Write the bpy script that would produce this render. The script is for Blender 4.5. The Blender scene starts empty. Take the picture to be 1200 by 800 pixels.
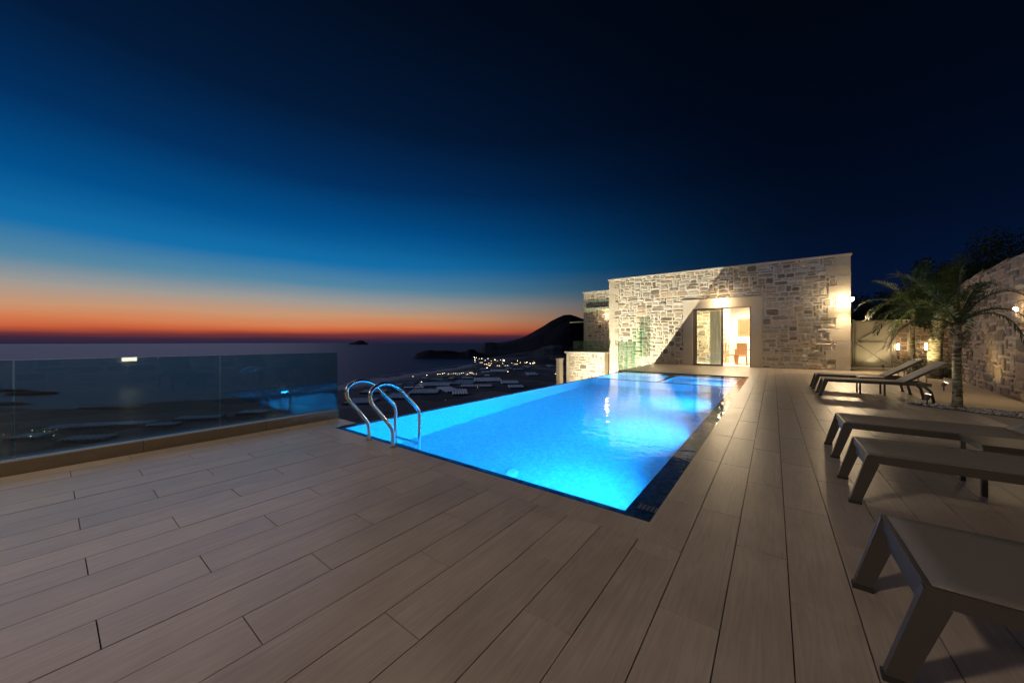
import bpy, bmesh, math, random
from mathutils import Vector, Matrix, noise
R = math.radians
PI = math.pi
sc = bpy.context.scene
col = sc.collection

# ------------------------------------------------------------------ camera
H_CAM = 1.15
cam_d = bpy.data.cameras.new('camera')
cam_d.sensor_width = 36.0
cam_d.lens = 36.0 * 408 / 1200
cam_d.clip_start = 0.05
cam_d.clip_end = 60000
cam = bpy.data.objects.new('camera', cam_d)
col.objects.link(cam)
cam.location = (0, 0, H_CAM)
cam.rotation_euler = (R(90), 0, math.atan2(.6, .8))
sc.camera = cam

# ------------------------------------------------------------------ world
wd = bpy.data.worlds.new('World'); sc.world = wd; wd.use_nodes = True
nt = wd.node_tree; N = nt.nodes; L = nt.links
N.clear()
out = N.new('ShaderNodeOutputWorld'); bg = N.new('ShaderNodeBackground')
SUN_AZ = Vector((-0.995, 0.10, 0))     # where the sun went down
geo = N.new('ShaderNodeTexCoord')
sep = N.new('ShaderNodeSeparateXYZ'); L.new(geo.outputs['Generated'], sep.inputs[0])
sky = N.new('ShaderNodeTexSky'); sky.sky_type = 'NISHITA'; sky.sun_disc = False
sky.sun_elevation = R(-4); sky.sun_rotation = math.atan2(SUN_AZ.x, SUN_AZ.y); sky.ozone_density = 6
def ramp(stops):
    r = N.new('ShaderNodeValToRGB'); e = r.color_ramp.elements
    while len(e) > 1: e.remove(e[0])
    for i, (p, c) in enumerate(stops):
        el = e[0] if i == 0 else e.new(p)
        el.position = p; el.color = (*c, 1)
    r.color_ramp.interpolation = 'LINEAR'
    return r
def s2l(*c):
    return tuple(((v/255)/12.92 if v/255 <= .04045 else ((v/255+.055)/1.055)**2.4) for v in c)
# dusk sky: colour by height over the horizon, towards the afterglow and away from it
warm = ramp([(0.0, s2l(44,36,60)), (0.008, s2l(62,40,58)), (0.016, s2l(112,50,54)), (0.026, s2l(198,92,58)), (0.042, s2l(212,128,84)),
             (0.066, s2l(200,150,114)), (0.098, s2l(158,154,148)), (0.142, s2l(84,134,162)), (0.20, s2l(20,110,168)),
             (0.28, s2l(2,80,140)), (0.38, s2l(2,48,96)), (0.50, s2l(3,27,58)), (0.68, s2l(3,15,34)), (1.0, s2l(2,8,20))])
cool = ramp([(0.0, s2l(22,24,42)), (0.03, s2l(18,22,42)), (0.07, s2l(8,20,46)), (0.14, s2l(4,18,46)), (0.25, s2l(2,13,34)),
             (0.40, s2l(1,8,23)), (0.60, s2l(1,6,16)), (1.0, s2l(1,5,13))])
# long thin haze layers make the bands uneven
smp = N.new('ShaderNodeMapping'); smp.inputs['Scale'].default_value = (2.2, 2.2, 34); L.new(geo.outputs['Generated'], smp.inputs[0])
snz = N.new('ShaderNodeTexNoise'); snz.inputs['Scale'].default_value = 1.0; snz.inputs['Detail'].default_value = 5; L.new(smp.outputs[0], snz.inputs['Vector'])
sma = N.new('ShaderNodeMath'); sma.operation = 'MULTIPLY_ADD'; sma.inputs[1].default_value = .020
sms = N.new('ShaderNodeMath'); sms.operation = 'SUBTRACT'; sms.inputs[1].default_value = .010
L.new(snz.outputs[0], sma.inputs[0]); L.new(sep.outputs['Z'], sms.inputs[0]); L.new(sms.outputs[0], sma.inputs[2])
L.new(sma.outputs[0], warm.inputs[0]); L.new(sma.outputs[0], cool.inputs[0])
dot = N.new('ShaderNodeVectorMath'); dot.operation = 'DOT_PRODUCT'
L.new(geo.outputs['Generated'], dot.inputs[0]); dot.inputs[1].default_value = SUN_AZ.normalized()
mr = N.new('ShaderNodeMapRange'); mr.interpolation_type = 'SMOOTHSTEP'
mr.inputs['From Min'].default_value = -0.12; mr.inputs['From Max'].default_value = 1.0
L.new(dot.outputs['Value'], mr.inputs['Value'])
mx = N.new('ShaderNodeMix'); mx.data_type = 'RGBA'
mpw = N.new('ShaderNodeMath'); mpw.operation = 'POWER'; mpw.inputs[1].default_value = 1.75
L.new(mr.outputs[0], mpw.inputs[0]); L.new(mpw.outputs[0], mx.inputs[0]); L.new(cool.outputs[0], mx.inputs[6]); L.new(warm.outputs[0], mx.inputs[7])
skm = N.new('ShaderNodeVectorMath'); skm.operation = 'SCALE'; skm.inputs['Scale'].default_value = 0.02
L.new(sky.outputs[0], skm.inputs[0])
ad = N.new('ShaderNodeVectorMath'); ad.operation = 'ADD'
L.new(mx.outputs[2], ad.inputs[0]); L.new(skm.outputs[0], ad.inputs[1])
L.new(ad.outputs[0], bg.inputs['Color']); bg.inputs['Strength'].default_value = 1.0
L.new(bg.outputs[0], out.inputs[0])

# the last light of the set sun: very weak, wide and low
sl = bpy.data.lights.new('sunset_afterglow', 'SUN'); sl.energy = 0.28; sl.angle = R(40); sl.color = (.66, .64, 1.0)
so = bpy.data.objects.new('sunset_afterglow', sl); col.objects.link(so)
so.rotation_euler = (-Vector((SUN_AZ.x, SUN_AZ.y, 0.36))).to_track_quat('-Z', 'Y').to_euler()

sc.view_settings.view_transform = 'Standard'; sc.view_settings.look = 'None'
sc.view_settings.exposure = 0.0; sc.view_settings.gamma = 1.0
try: sc.view_settings.use_curve_mapping = False
except Exception: pass
cy = sc.cycles
cy.use_denoising = True
cy.max_bounces = 10; cy.transmission_bounces = 8; cy.transparent_max_bounces = 24
cy.diffuse_bounces = 4; cy.glossy_bounces = 4
cy.sample_clamp_indirect = 25.0
cy.blur_glossy = 1.0
try: cy.use_light_tree = True
except Exception: pass

# ------------------------------------------------------------------ helpers
def P(px, d, z):
    """a far point from its bearing (in pixels of a 1200 wide view), distance and height"""
    r = (px - 600) / 408 * d
    return Vector((-.6 * d + .8 * r, .8 * d + .6 * r, z))

def tag(o, label=None, cat=None, group=None, kind=None):
    if label: o['label'] = label
    if cat: o['category'] = cat
    if group: o['group'] = group
    if kind: o['kind'] = kind
    return o

def empty(name, loc=(0, 0, 0), rz=0, label=None, cat=None, group=None):
    o = bpy.data.objects.new(name, None); col.objects.link(o)
    o.location = loc; o.rotation_euler = (0, 0, rz); o.empty_display_size = .1
    return tag(o, label, cat, group)

class MB:
    def __init__(s): s.v = []; s.f = []; s.c = []; s.smooth = []
    def add(s, vs, fs, c=None, smooth=False):
        b = len(s.v); s.v += [tuple(v) for v in vs]
        for f in fs:
            s.f.append(tuple(b + i for i in f)); s.c.append(c); s.smooth.append(smooth)
        return s
    def box(s, x0, x1, y0, y1, z0, z1, c=None, bev=0.0):
        if bev <= 0:
            vs = [(x0,y0,z0),(x1,y0,z0),(x1,y1,z0),(x0,y1,z0),(x0,y0,z1),(x1,y0,z1),(x1,y1,z1),(x0,y1,z1)]
            fs = [(0,3,2,1),(4,5,6,7),(0,1,5,4),(1,2,6,5),(2,3,7,6),(3,0,4,7)]
            return s.add(vs, fs, c)
        bm = bmesh.new(); bmesh.ops.create_cube(bm, size=1)
        for v in bm.verts:
            v.co = Vector((x0 + (v.co.x + .5) * (x1 - x0), y0 + (v.co.y + .5) * (y1 - y0), z0 + (v.co.z + .5) * (z1 - z0)))
        bmesh.ops.bevel(bm, geom=bm.edges[:], offset=bev, segments=2, profile=.7, affect='EDGES')
        bm.verts.index_update()
        s.add([v.co[:] for v in bm.verts], [[v.index for v in f.verts] for f in bm.faces], c)
        bm.free(); return s
    def bar(s, a, b, w, h, up=(0, 0, 1), c=None):
        """rectangular bar from a to b; w across, h along 'up'"""
        a = Vector(a); b = Vector(b); d = (b - a).normalized(); up = Vector(up)
        x = d.cross(up)
        if x.length < 1e-4: x = d.cross(Vector((1, 0, 0)))
        x.normalize(); y = x.cross(d).normalized()
        vs = []
        for p in (a, b):
            for sx, sy in ((-1,-1),(1,-1),(1,1),(-1,1)):
                vs.append(p + x * (sx * w / 2) + y * (sy * h / 2))
        return s.add(vs, [(0,3,2,1),(4,5,6,7),(0,1,5,4),(1,2,6,5),(2,3,7,6),(3,0,4,7)], c)
    def tube(s, pts, rad, n=10, c=None, caps=True):
        pts = [Vector(p) for p in pts]
        rads = rad if isinstance(rad, (list, tuple)) else [rad] * len(pts)
        vs = []; fs = []
        prev = None
        for i, p in enumerate(pts):
            if i == 0: t = pts[1] - p
            elif i == len(pts) - 1: t = p - pts[i-1]
            else: t = (pts[i+1] - p).normalized() + (p - pts[i-1]).normalized()
            t.normalize()
            if prev is None:
                u = t.orthogonal().normalized()
            else:
                u = (prev - t * prev.dot(t)).normalized()
            prev = u; w = t.cross(u)
            for k in range(n):
                a = 2 * PI * k / n
                vs.append(p + (u * math.cos(a) + w * math.sin(a)) * rads[i])
        for i in range(len(pts) - 1):
            for k in range(n):
                k2 = (k + 1) % n
                fs.append((i*n+k, i*n+k2, (i+1)*n+k2, (i+1)*n+k))
        s.add(vs, fs, c, True)
        if caps:
            b = len(s.v) - len(vs)
            s.f.append(tuple(b + k for k in reversed(range(n)))); s.c.append(c); s.smooth.append(False)
            s.f.append(tuple(b + (len(pts)-1)*n + k for k in range(n))); s.c.append(c); s.smooth.append(False)
        return s
    def build(s, name, mat, parent=None, at=None):
        me = bpy.data.meshes.new(name)
        me.from_pydata(s.v, [], s.f)
        if any(c is not None for c in s.c):
            ca = me.color_attributes.new('Col', 'FLOAT_COLOR', 'CORNER')
            i = 0
            flat = []
            for f, c in zip(s.f, s.c):
                c = c or (.5, .5, .5)
                if isinstance(c, (int, float)): c = (c, c, c)
                flat += [c[0], c[1], c[2], 1.0] * len(f)
            ca.data.foreach_set('color', flat)
        me.polygons.foreach_set('use_smooth', s.smooth)
        me.update()
        for m in (mat if isinstance(mat, (list, tuple)) else [mat]): me.materials.append(m)
        o = bpy.data.objects.new(name, me); col.objects.link(o)
        if parent is not None: o.parent = parent
        if at is not None: o.location = at
        return o

def copy_tree(o, parent=None):
    c = o.copy(); col.objects.link(c); c.parent = parent
    if parent is not None: c.matrix_parent_inverse = o.matrix_parent_inverse
    for ch in list(o.children): copy_tree(ch, c)
    return c

# ------------------------------------------------------------------ materials
def mat(name):
    m = bpy.data.materials.new(name); m.use_nodes = True
    return m, m.node_tree.nodes, m.node_tree.links, m.node_tree.nodes['Principled BSDF']
def simple(name, c, rough=.6, metal=0, noise_amt=.15, scale=8, bump=.1, bscale=40, spec=.5):
    m, n, l, p = mat(name)
    tc = n.new('ShaderNodeTexCoord'); nz = n.new('ShaderNodeTexNoise')
    nz.inputs['Scale'].default_value = scale; nz.inputs['Detail'].default_value = 6
    l.new(tc.outputs['Object'], nz.inputs['Vector'])
    mixn = n.new('ShaderNodeMix'); mixn.data_type = 'RGBA'
    mixn.inputs[6].default_value = (*[v * (1 - noise_amt) for v in c], 1)
    mixn.inputs[7].default_value = (*[min(1, v * (1 + noise_amt)) for v in c], 1)
    l.new(nz.outputs[0], mixn.inputs[0]); l.new(mixn.outputs[2], p.inputs['Base Color'])
    p.inputs['Roughness'].default_value = rough; p.inputs['Metallic'].default_value = metal
    p.inputs['Specular IOR Level'].default_value = spec
    if bump:
        nb = n.new('ShaderNodeTexNoise'); nb.inputs['Scale'].default_value = bscale; nb.inputs['Detail'].default_value = 5
        l.new(tc.outputs['Object'], nb.inputs['Vector'])
        b = n.new('ShaderNodeBump'); b.inputs['Strength'].default_value = bump; b.inputs['Distance'].default_value = .01
        l.new(nb.outputs[0], b.inputs['Height']); l.new(b.outputs[0], p.inputs['Normal'])
    return m
def emit(name, c, s):
    m = bpy.data.materials.new(name); m.use_nodes = True
    n = m.node_tree.nodes; l = m.node_tree.links
    n.clear(); o = n.new('ShaderNodeOutputMaterial'); e = n.new('ShaderNodeEmission')
    e.inputs[0].default_value = (*c, 1); e.inputs[1].default_value = s
    l.new(e.outputs[0], o.inputs[0]); return m

# deck: wood-look stoneware, colour per board
M_deck, n, l, p = mat('deck_board')
at = n.new('ShaderNodeVertexColor'); at.layer_name = 'Col'
tc = n.new('ShaderNodeTexCoord'); mp = n.new('ShaderNodeMapping'); mp.inputs['Scale'].default_value = (26, 1.6, 1)
addv = n.new('ShaderNodeVectorMath'); addv.operation = 'MULTIPLY_ADD'
l.new(at.outputs[0], addv.inputs[0]); addv.inputs[1].default_value = (37, 91, 13)
l.new(tc.outputs['Object'], addv.inputs[2]); l.new(addv.outputs[0], mp.inputs[0])
gr = n.new('ShaderNodeTexNoise'); gr.inputs['Scale'].default_value = 1.6; gr.inputs['Detail'].default_value = 9; gr.inputs['Distortion'].default_value = 1.6
l.new(mp.outputs[0], gr.inputs['Vector'])
mp2 = n.new('ShaderNodeMapping'); mp2.inputs['Scale'].default_value = (2.2, 2.2, 1); mp2.inputs['Rotation'].default_value = (0,0,.5)
l.new(addv.outputs[0], mp2.inputs[0])
bl = n.new('ShaderNodeTexNoise'); bl.inputs['Scale'].default_value = 1.5; bl.inputs['Detail'].default_value = 5
l.new(mp2.outputs[0], bl.inputs['Vector'])
m1 = n.new('ShaderNodeMix'); m1.data_type = 'RGBA'
m1.inputs[6].default_value = (.20, .165, .138, 1); m1.inputs[7].default_value = (.48, .41, .345, 1)
ma = n.new('ShaderNodeMath'); ma.operation = 'MULTIPLY_ADD'; ma.inputs[1].default_value = .75
l.new(gr.outputs[0], ma.inputs[0]); 
mb_ = n.new('ShaderNodeMath'); mb_.operation = 'MULTIPLY_ADD'; mb_.inputs[1].default_value = .55
l.new(bl.outputs[0], mb_.inputs[0])
sc_ = n.new('ShaderNodeMath'); sc_.operation = 'MULTIPLY'; sc_.inputs[1].default_value = .16
sepc = n.new('ShaderNodeSeparateColor'); l.new(at.outputs[0], sepc.inputs[0]); l.new(sepc.outputs[0], sc_.inputs[0])
l.new(sc_.outputs[0], mb_.inputs[2]); l.new(mb_.outputs[0], ma.inputs[2])
sb = n.new('ShaderNodeMath'); sb.operation = 'SUBTRACT'; sb.inputs[1].default_value = .24; sb.use_clamp = True
l.new(ma.outputs[0], sb.inputs[0]); l.new(sb.outputs[0], m1.inputs[0])
l.new(m1.outputs[2], p.inputs['Base Color'])
rr = n.new('ShaderNodeMapRange'); rr.inputs['To Min'].default_value = .285; rr.inputs['To Max'].default_value = .42
l.new(bl.outputs[0], rr.inputs['Value']); l.new(rr.outputs[0], p.inputs['Roughness'])
b = n.new('ShaderNodeBump'); b.inputs['Strength'].default_value = .45; b.inputs['Distance'].default_value = .003
l.new(gr.outputs[0], b.inputs['Height']); l.new(b.outputs[0], p.inputs['Normal'])

# rubble stone, colour per stone
def stone_mat(name, lo, hi, tint=(1,1,1)):
    m, n, l, p = mat(name)
    at = n.new('ShaderNodeVertexColor'); at.layer_name = 'Col'
    tc = n.new('ShaderNodeTexCoord'); nz = n.new('ShaderNodeTexNoise'); nz.inputs['Scale'].default_value = 14; nz.inputs['Detail'].default_value = 8
    l.new(tc.outputs['Object'], nz.inputs['Vector'])
    mrn = n.new('ShaderNodeMapRange'); mrn.inputs['From Min'].default_value = .25; mrn.inputs['From Max'].default_value = .75
    mrn.inputs['To Min'].default_value = .72; mrn.inputs['To Max'].default_value = 1.2
    l.new(nz.outputs[0], mrn.inputs['Value'])
    vm = n.new('ShaderNodeVectorMath'); vm.operation = 'SCALE'
    l.new(at.outputs[0], vm.inputs[0]); l.new(mrn.outputs[0], vm.inputs['Scale'])
    l.new(vm.outputs[0], p.inputs['Base Color']); p.inputs['Roughness'].default_value = .9
    p.inputs['Specular IOR Level'].default_value = .2
    nb = n.new('ShaderNodeTexNoise'); nb.inputs['Scale'].default_value = 30; nb.inputs['Detail'].default_value = 8
    l.new(tc.outputs['Object'], nb.inputs['Vector'])
    b = n.new('ShaderNodeBump'); b.inputs['Strength'].default_value = .6; b.inputs['Distance'].default_value = .02
    l.new(nb.outputs[0], b.inputs['Height']); l.new(b.outputs[0], p.inputs['Normal'])
    return m
M_stone = stone_mat('rubble_stone', 0, 1)
M_plaster = simple('plaster', (.52, .47, .40), .85, noise_amt=.08, scale=4, bump=.15, bscale=60)
M_quoin = simple('quoin_blocks', (.50, .45, .37), .9, noise_amt=.22, scale=5, bump=.5, bscale=25)
M_white = simple('white_render', (.72, .70, .66), .8, noise_amt=.05, bump=.05)
M_cap = simple('stone_coping', (.55, .51, .45), .8, noise_amt=.12)
M_path = simple('sandy_screed', (.36, .29, .21), .75, noise_amt=.15, scale=3, bump=.2, bscale=90)
M_grout = simple('grout', (.025, .021, .018), .95, bump=0)
M_travertine = simple('travertine', (.20, .16, .115), .6, noise_amt=.2, scale=12, bump=.1)

def mosaic(name, cols, size=.025, rough=.15, grout=(.25, .35, .42)):
    m, n, l, p = mat(name)
    tc = n.new('ShaderNodeTexCoord'); g = n.new('ShaderNodeNewGeometry')
    # tile id from world position, on the plane the face lies in
    sc1 = n.new('ShaderNodeVectorMath'); sc1.operation = 'SCALE'; sc1.inputs['Scale'].default_value = 1 / size
    l.new(g.outputs['Position'], sc1.inputs[0])
    off = n.new('ShaderNodeVectorMath'); off.operation = 'ADD'; off.inputs[1].default_value = (.37, .41, .43)
    l.new(sc1.outputs[0], off.inputs[0])
    fl = n.new('ShaderNodeVectorMath'); fl.operation = 'FLOOR'; l.new(off.outputs[0], fl.inputs[0])
    wn = n.new('ShaderNodeTexWhiteNoise'); l.new(fl.outputs[0], wn.inputs[0])
    cr = n.new('ShaderNodeValToRGB'); e = cr.color_ramp.elements
    cr.color_ramp.interpolation = 'CONSTANT'
    e[0].position = 0; e[0].color = (*cols[0], 1); e[1].position = 1 / len(cols); e[1].color = (*cols[1], 1)
    for i in range(2, len(cols)):
        q = e.new(i / len(cols)); q.color = (*cols[i], 1)
    l.new(wn.outputs['Value'], cr.inputs[0])
    l.new(cr.outputs[0], p.inputs['Base Color']); p.inputs['Roughness'].default_value = rough
    return m
M_mosaic = mosaic('pale_blue_mosaic', [(.33,.52,.68), (.38,.57,.71), (.31,.49,.66), (.42,.60,.72), (.35,.54,.69)], .04, .4)
M_ledge = mosaic('dark_blue_mosaic', [(.012,.045,.12), (.02,.07,.17), (.008,.03,.085), (.03,.09,.17), (.012,.055,.11)], .03, .25)

# water
def water(name, scale, strength, dist):
    m = bpy.data.materials.new(name); m.use_nodes = True; n = m.node_tree.nodes; l = m.node_tree.links
    n.clear(); o = n.new('ShaderNodeOutputMaterial'); g = n.new('ShaderNodeBsdfGlass'); g.inputs['IOR'].default_value = 1.333
    g.inputs['Roughness'].default_value = 0.0
    g.inputs['Color'].default_value = (.93, .98, 1, 1)
    tc = n.new('ShaderNodeTexCoord'); nz = n.new('ShaderNodeTexNoise'); nz.inputs['Scale'].default_value = scale; nz.inputs['Detail'].default_value = 3
    l.new(tc.outputs['Object'], nz.inputs['Vector'])
    b = n.new('ShaderNodeBump'); b.inputs['Strength'].default_value = strength; b.inputs['Distance'].default_value = dist
    l.new(nz.outputs[0], b.inputs['Height']); l.new(b.outputs[0], g.inputs['Normal']); l.new(g.outputs[0], o.inputs[0])
    return m
M_water = water('pool_water', 3.6, .42, .018)

# thin glass: clear, with real reflections
def thin_glass(name, tint, boost=1.0):
    m = bpy.data.materials.new(name); m.use_nodes = True; n = m.node_tree.nodes; l = m.node_tree.links
    n.clear(); o = n.new('ShaderNodeOutputMaterial')
    t = n.new('ShaderNodeBsdfTransparent'); t.inputs[0].default_value = (*tint, 1)
    g = n.new('ShaderNodeBsdfGlossy'); g.inputs['Roughness'].default_value = 0.015; g.inputs[0].default_value = (.95, .97, 1, 1)
    f = n.new('ShaderNodeFresnel'); f.inputs[0].default_value = 1.5
    mu = n.new('ShaderNodeMath'); mu.operation = 'MULTIPLY'; mu.inputs[1].default_value = boost; mu.use_clamp = True
    mi = n.new('ShaderNodeMixShader')
    l.new(f.outputs[0], mu.inputs[0]); l.new(mu.outputs[0], mi.inputs[0]); l.new(t.outputs[0], mi.inputs[1]); l.new(g.outputs[0], mi.inputs[2])
    l.new(mi.outputs[0], o.inputs[0]); return m
M_glass = thin_glass('fence_glass', (.45, .71, .76), 1.6)
M_glass_clear = thin_glass('door_glass', (.92, .95, .93))
M_glass_green = thin_glass('balustrade_glass', (.84, .97, .89), .5)
M_glass_edge = simple('glass_edge', (.04, .32, .24), .15, noise_amt=.1, bump=0)

M_steel, n, l, p = mat('stainless_steel'); p.inputs['Metallic'].default_value = 1; p.inputs['Roughness'].default_value = .16
p.inputs['Base Color'].default_value = (.72, .72, .70, 1)
M_frame = simple('anodised_frame', (.075, .066, .06), .42, metal=.4, noise_amt=.08, bump=0)
M_cap_rubber = simple('foot_cap', (.015, .014, .013), .6, bump=0)
M_alu = simple('door_aluminium', (.16, .13, .11), .4, metal=.5, bump=0)
M_wood = simple('oiled_wood', (.42, .22, .09), .5, noise_amt=.2, scale=20)
M_seatfab = simple('tan_upholstery', (.45, .24, .12), .8, bump=.1)
M_galv = simple('painted_gate_metal', (.34, .31, .26), .45, metal=.4, noise_amt=.12)
M_gatesheet = simple('frosted_gate_sheet', (.50, .46, .38), .35, noise_amt=.08, scale=3, bump=.05)
# sling fabric
M_sling, n, l, p = mat('sling_mesh')
tc = n.new('ShaderNodeTexCoord'); wv = n.new('ShaderNodeTexChecker'); wv.inputs['Scale'].default_value = 420
wv.inputs[1].default_value = (.17, .155, .14, 1); wv.inputs[2].default_value = (.09, .082, .075, 1)
l.new(tc.outputs['Object'], wv.inputs[0]); l.new(wv.outputs[0], p.inputs['Base Color']); p.inputs['Roughness'].default_value = .65

def leaf_mat(name, a, b_, sheen=.2):
    m, n, l, p = mat(name)
    at = n.new('ShaderNodeVertexColor'); at.layer_name = 'Col'
    mi = n.new('ShaderNodeMix'); mi.data_type = 'RGBA'; mi.inputs[6].default_value = (*a, 1); mi.inputs[7].default_value = (*b_, 1)
    se = n.new('ShaderNodeSeparateColor'); l.new(at.outputs[0], se.inputs[0]); l.new(se.outputs[0], mi.inputs[0])
    l.new(mi.outputs[2], p.inputs['Base Color']); p.inputs['Roughness'].default_value = .5
    tr = n.new('ShaderNodeBsdfTranslucent'); l.new(mi.outputs[2], tr.inputs[0])
    ms = n.new('ShaderNodeMixShader'); ms.inputs[0].default_value = .3
    l.new(p.outputs[0], ms.inputs[1]); l.new(tr.outputs[0], ms.inputs[2]); l.new(ms.outputs[0], n['Material Output'].inputs[0])
    return m
M_palm = leaf_mat('palm_leaf', (.014, .030, .007), (.05, .085, .018))
M_leaf = leaf_mat('tree_leaf', (.012, .022, .007), (.035, .05, .016))
M_bark = simple('bark', (.10, .075, .05), .9, noise_amt=.35, scale=25, bump=.6, bscale=50)
M_palmtrunk, n, l, p = mat('palm_trunk')
tc = n.new('ShaderNodeTexCoord'); mp = n.new('ShaderNodeMapping'); mp.inputs['Scale'].default_value = (9, 9, 34); l.new(tc.outputs['Object'], mp.inputs[0])
nz = n.new('ShaderNodeTexNoise'); nz.inputs['Scale'].default_value = 1; nz.inputs['Detail'].default_value = 8; nz.inputs['Distortion'].default_value = .8; l.new(mp.outputs[0], nz.inputs['Vector'])
cr = n.new('ShaderNodeValToRGB'); cr.color_ramp.elements[0].position = .38; cr.color_ramp.elements[0].color = (.05, .038, .02, 1)
cr.color_ramp.elements[1].position = .66; cr.color_ramp.elements[1].color = (.36, .33, .20, 1)
l.new(nz.outputs[0], cr.inputs[0]); l.new(cr.outputs[0], p.inputs['Base Color']); p.inputs['Roughness'].default_value = .9
b = n.new('ShaderNodeBump'); b.inputs['Strength'].default_value = 1; b.inputs['Distance'].default_value = .03
l.new(nz.outputs[0], b.inputs['Height']); l.new(b.outputs[0], p.inputs['Normal'])
M_soil = simple('soil', (.05, .038, .028), .95, noise_amt=.3, bump=.5)
M_pebble = stone_mat('pebble', 0, 1)

M_land = simple('dark_fields', (.16, .15, .14), .95, noise_amt=.5, scale=.012, bump=0)
n_ = M_land.node_tree.nodes; l_ = M_land.node_tree.links; p_ = n_['Principled BSDF']
vo = n_.new('ShaderNodeTexVoronoi'); vo.inputs['Scale'].default_value = .016; vo.distance = 'CHEBYCHEV'
tcl = n_.new('ShaderNodeTexCoord'); l_.new(tcl.outputs['Object'], vo.inputs['Vector'])
crl = n_.new('ShaderNodeValToRGB'); e_ = crl.color_ramp.elements; crl.color_ramp.interpolation = 'CONSTANT'
e_[0].position = 0; e_[0].color = (.15, .14, .13, 1); e_[1].position = .3; e_[1].color = (.27, .25, .23, 1)
for q_, c_ in ((.5, (.11, .115, .10)), (.65, (.36, .34, .32)), (.8, (.20, .20, .19))):
    t_ = e_.new(q_); t_.color = (*c_, 1)
sx_ = n_.new('ShaderNodeSeparateColor'); l_.new(vo.outputs['Color'], sx_.inputs[0]); l_.new(sx_.outputs[0], crl.inputs[0])
l_.new(crl.outputs[0], p_.inputs['Base Color'])
M_hill = simple('scrub_hillside', (.028, .026, .024), .95, noise_amt=.4, scale=.05, bump=0)
M_mtn = simple('bare_mountain', (.020, .020, .022), .95, noise_amt=.3, scale=.01, bump=0)
M_beach = simple('pale_beach', (.42, .37, .36), .9, noise_amt=.2, scale=.05, bump=0)
M_plastic = simple('greenhouse_plastic', (.75, .80, .86), .35, noise_amt=.15, scale=.05, bump=0)
M_plastic2 = simple('greenhouse_new_plastic', (.72, .76, .80), .4, noise_amt=.1, scale=.05, bump=0)
M_surf = simple('surf_foam', (.85, .85, .92), .9, noise_amt=.25, scale=.03, bump=0)
M_sea, n, l, p = mat('sea_water')
tc = n.new('ShaderNodeTexCoord'); mp = n.new('ShaderNodeMapping'); mp.inputs['Scale'].default_value = (.02, .05, 1); l.new(tc.outputs['Object'], mp.inputs[0])
nz = n.new('ShaderNodeTexNoise'); nz.inputs['Scale'].default_value = 1.0; nz.inputs['Detail'].default_value = 6; l.new(mp.outputs[0], nz.inputs['Vector'])
cr = n.new('ShaderNodeMix'); cr.data_type = 'RGBA'; cr.inputs[6].default_value = (.02, .06, .16, 1); cr.inputs[7].default_value = (.05, .12, .27, 1)
l.new(nz.outputs[0], cr.inputs[0]); l.new(cr.outputs[2], p.inputs['Base Color'])
p.inputs['Roughness'].default_value = .55; p.inputs['Specular IOR Level'].default_value = .06
b = n.new('ShaderNodeBump'); b.inputs['Strength'].default_value = .5; b.inputs['Distance'].default_value = 4
l.new(nz.outputs[0], b.inputs['Height']); l.new(b.outputs[0], p.inputs['Normal'])

E_lamp = emit('lamp_glow', (1, .78, .48), 40)
E_small = emit('marker_light_glow', (1, .86, .6), 9)
E_village = emit('village_light', (1, .74, .42), 30)
E_village2 = emit('village_light_white', (.85, .92, 1), 22)
E_window = emit('lit_window', (1, .7, .36), 2.2)

def lamp(name, kind, loc, e, c=(1, .72, .42), r=.05, parent=None, aim=None, **kw):
    d = bpy.data.lights.new(name, kind); d.energy = e; d.color = c
    if kind != 'AREA': d.shadow_soft_size = r
    for k, v in kw.items(): setattr(d, k, v)
    o = bpy.data.objects.new(name, d); col.objects.link(o); o.location = loc
    if aim is not None: o.rotation_euler = (Vector(aim) - Vector(loc)).to_track_quat('-Z', 'Y').to_euler()
    if parent is not None: o.parent = parent
    return o

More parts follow.
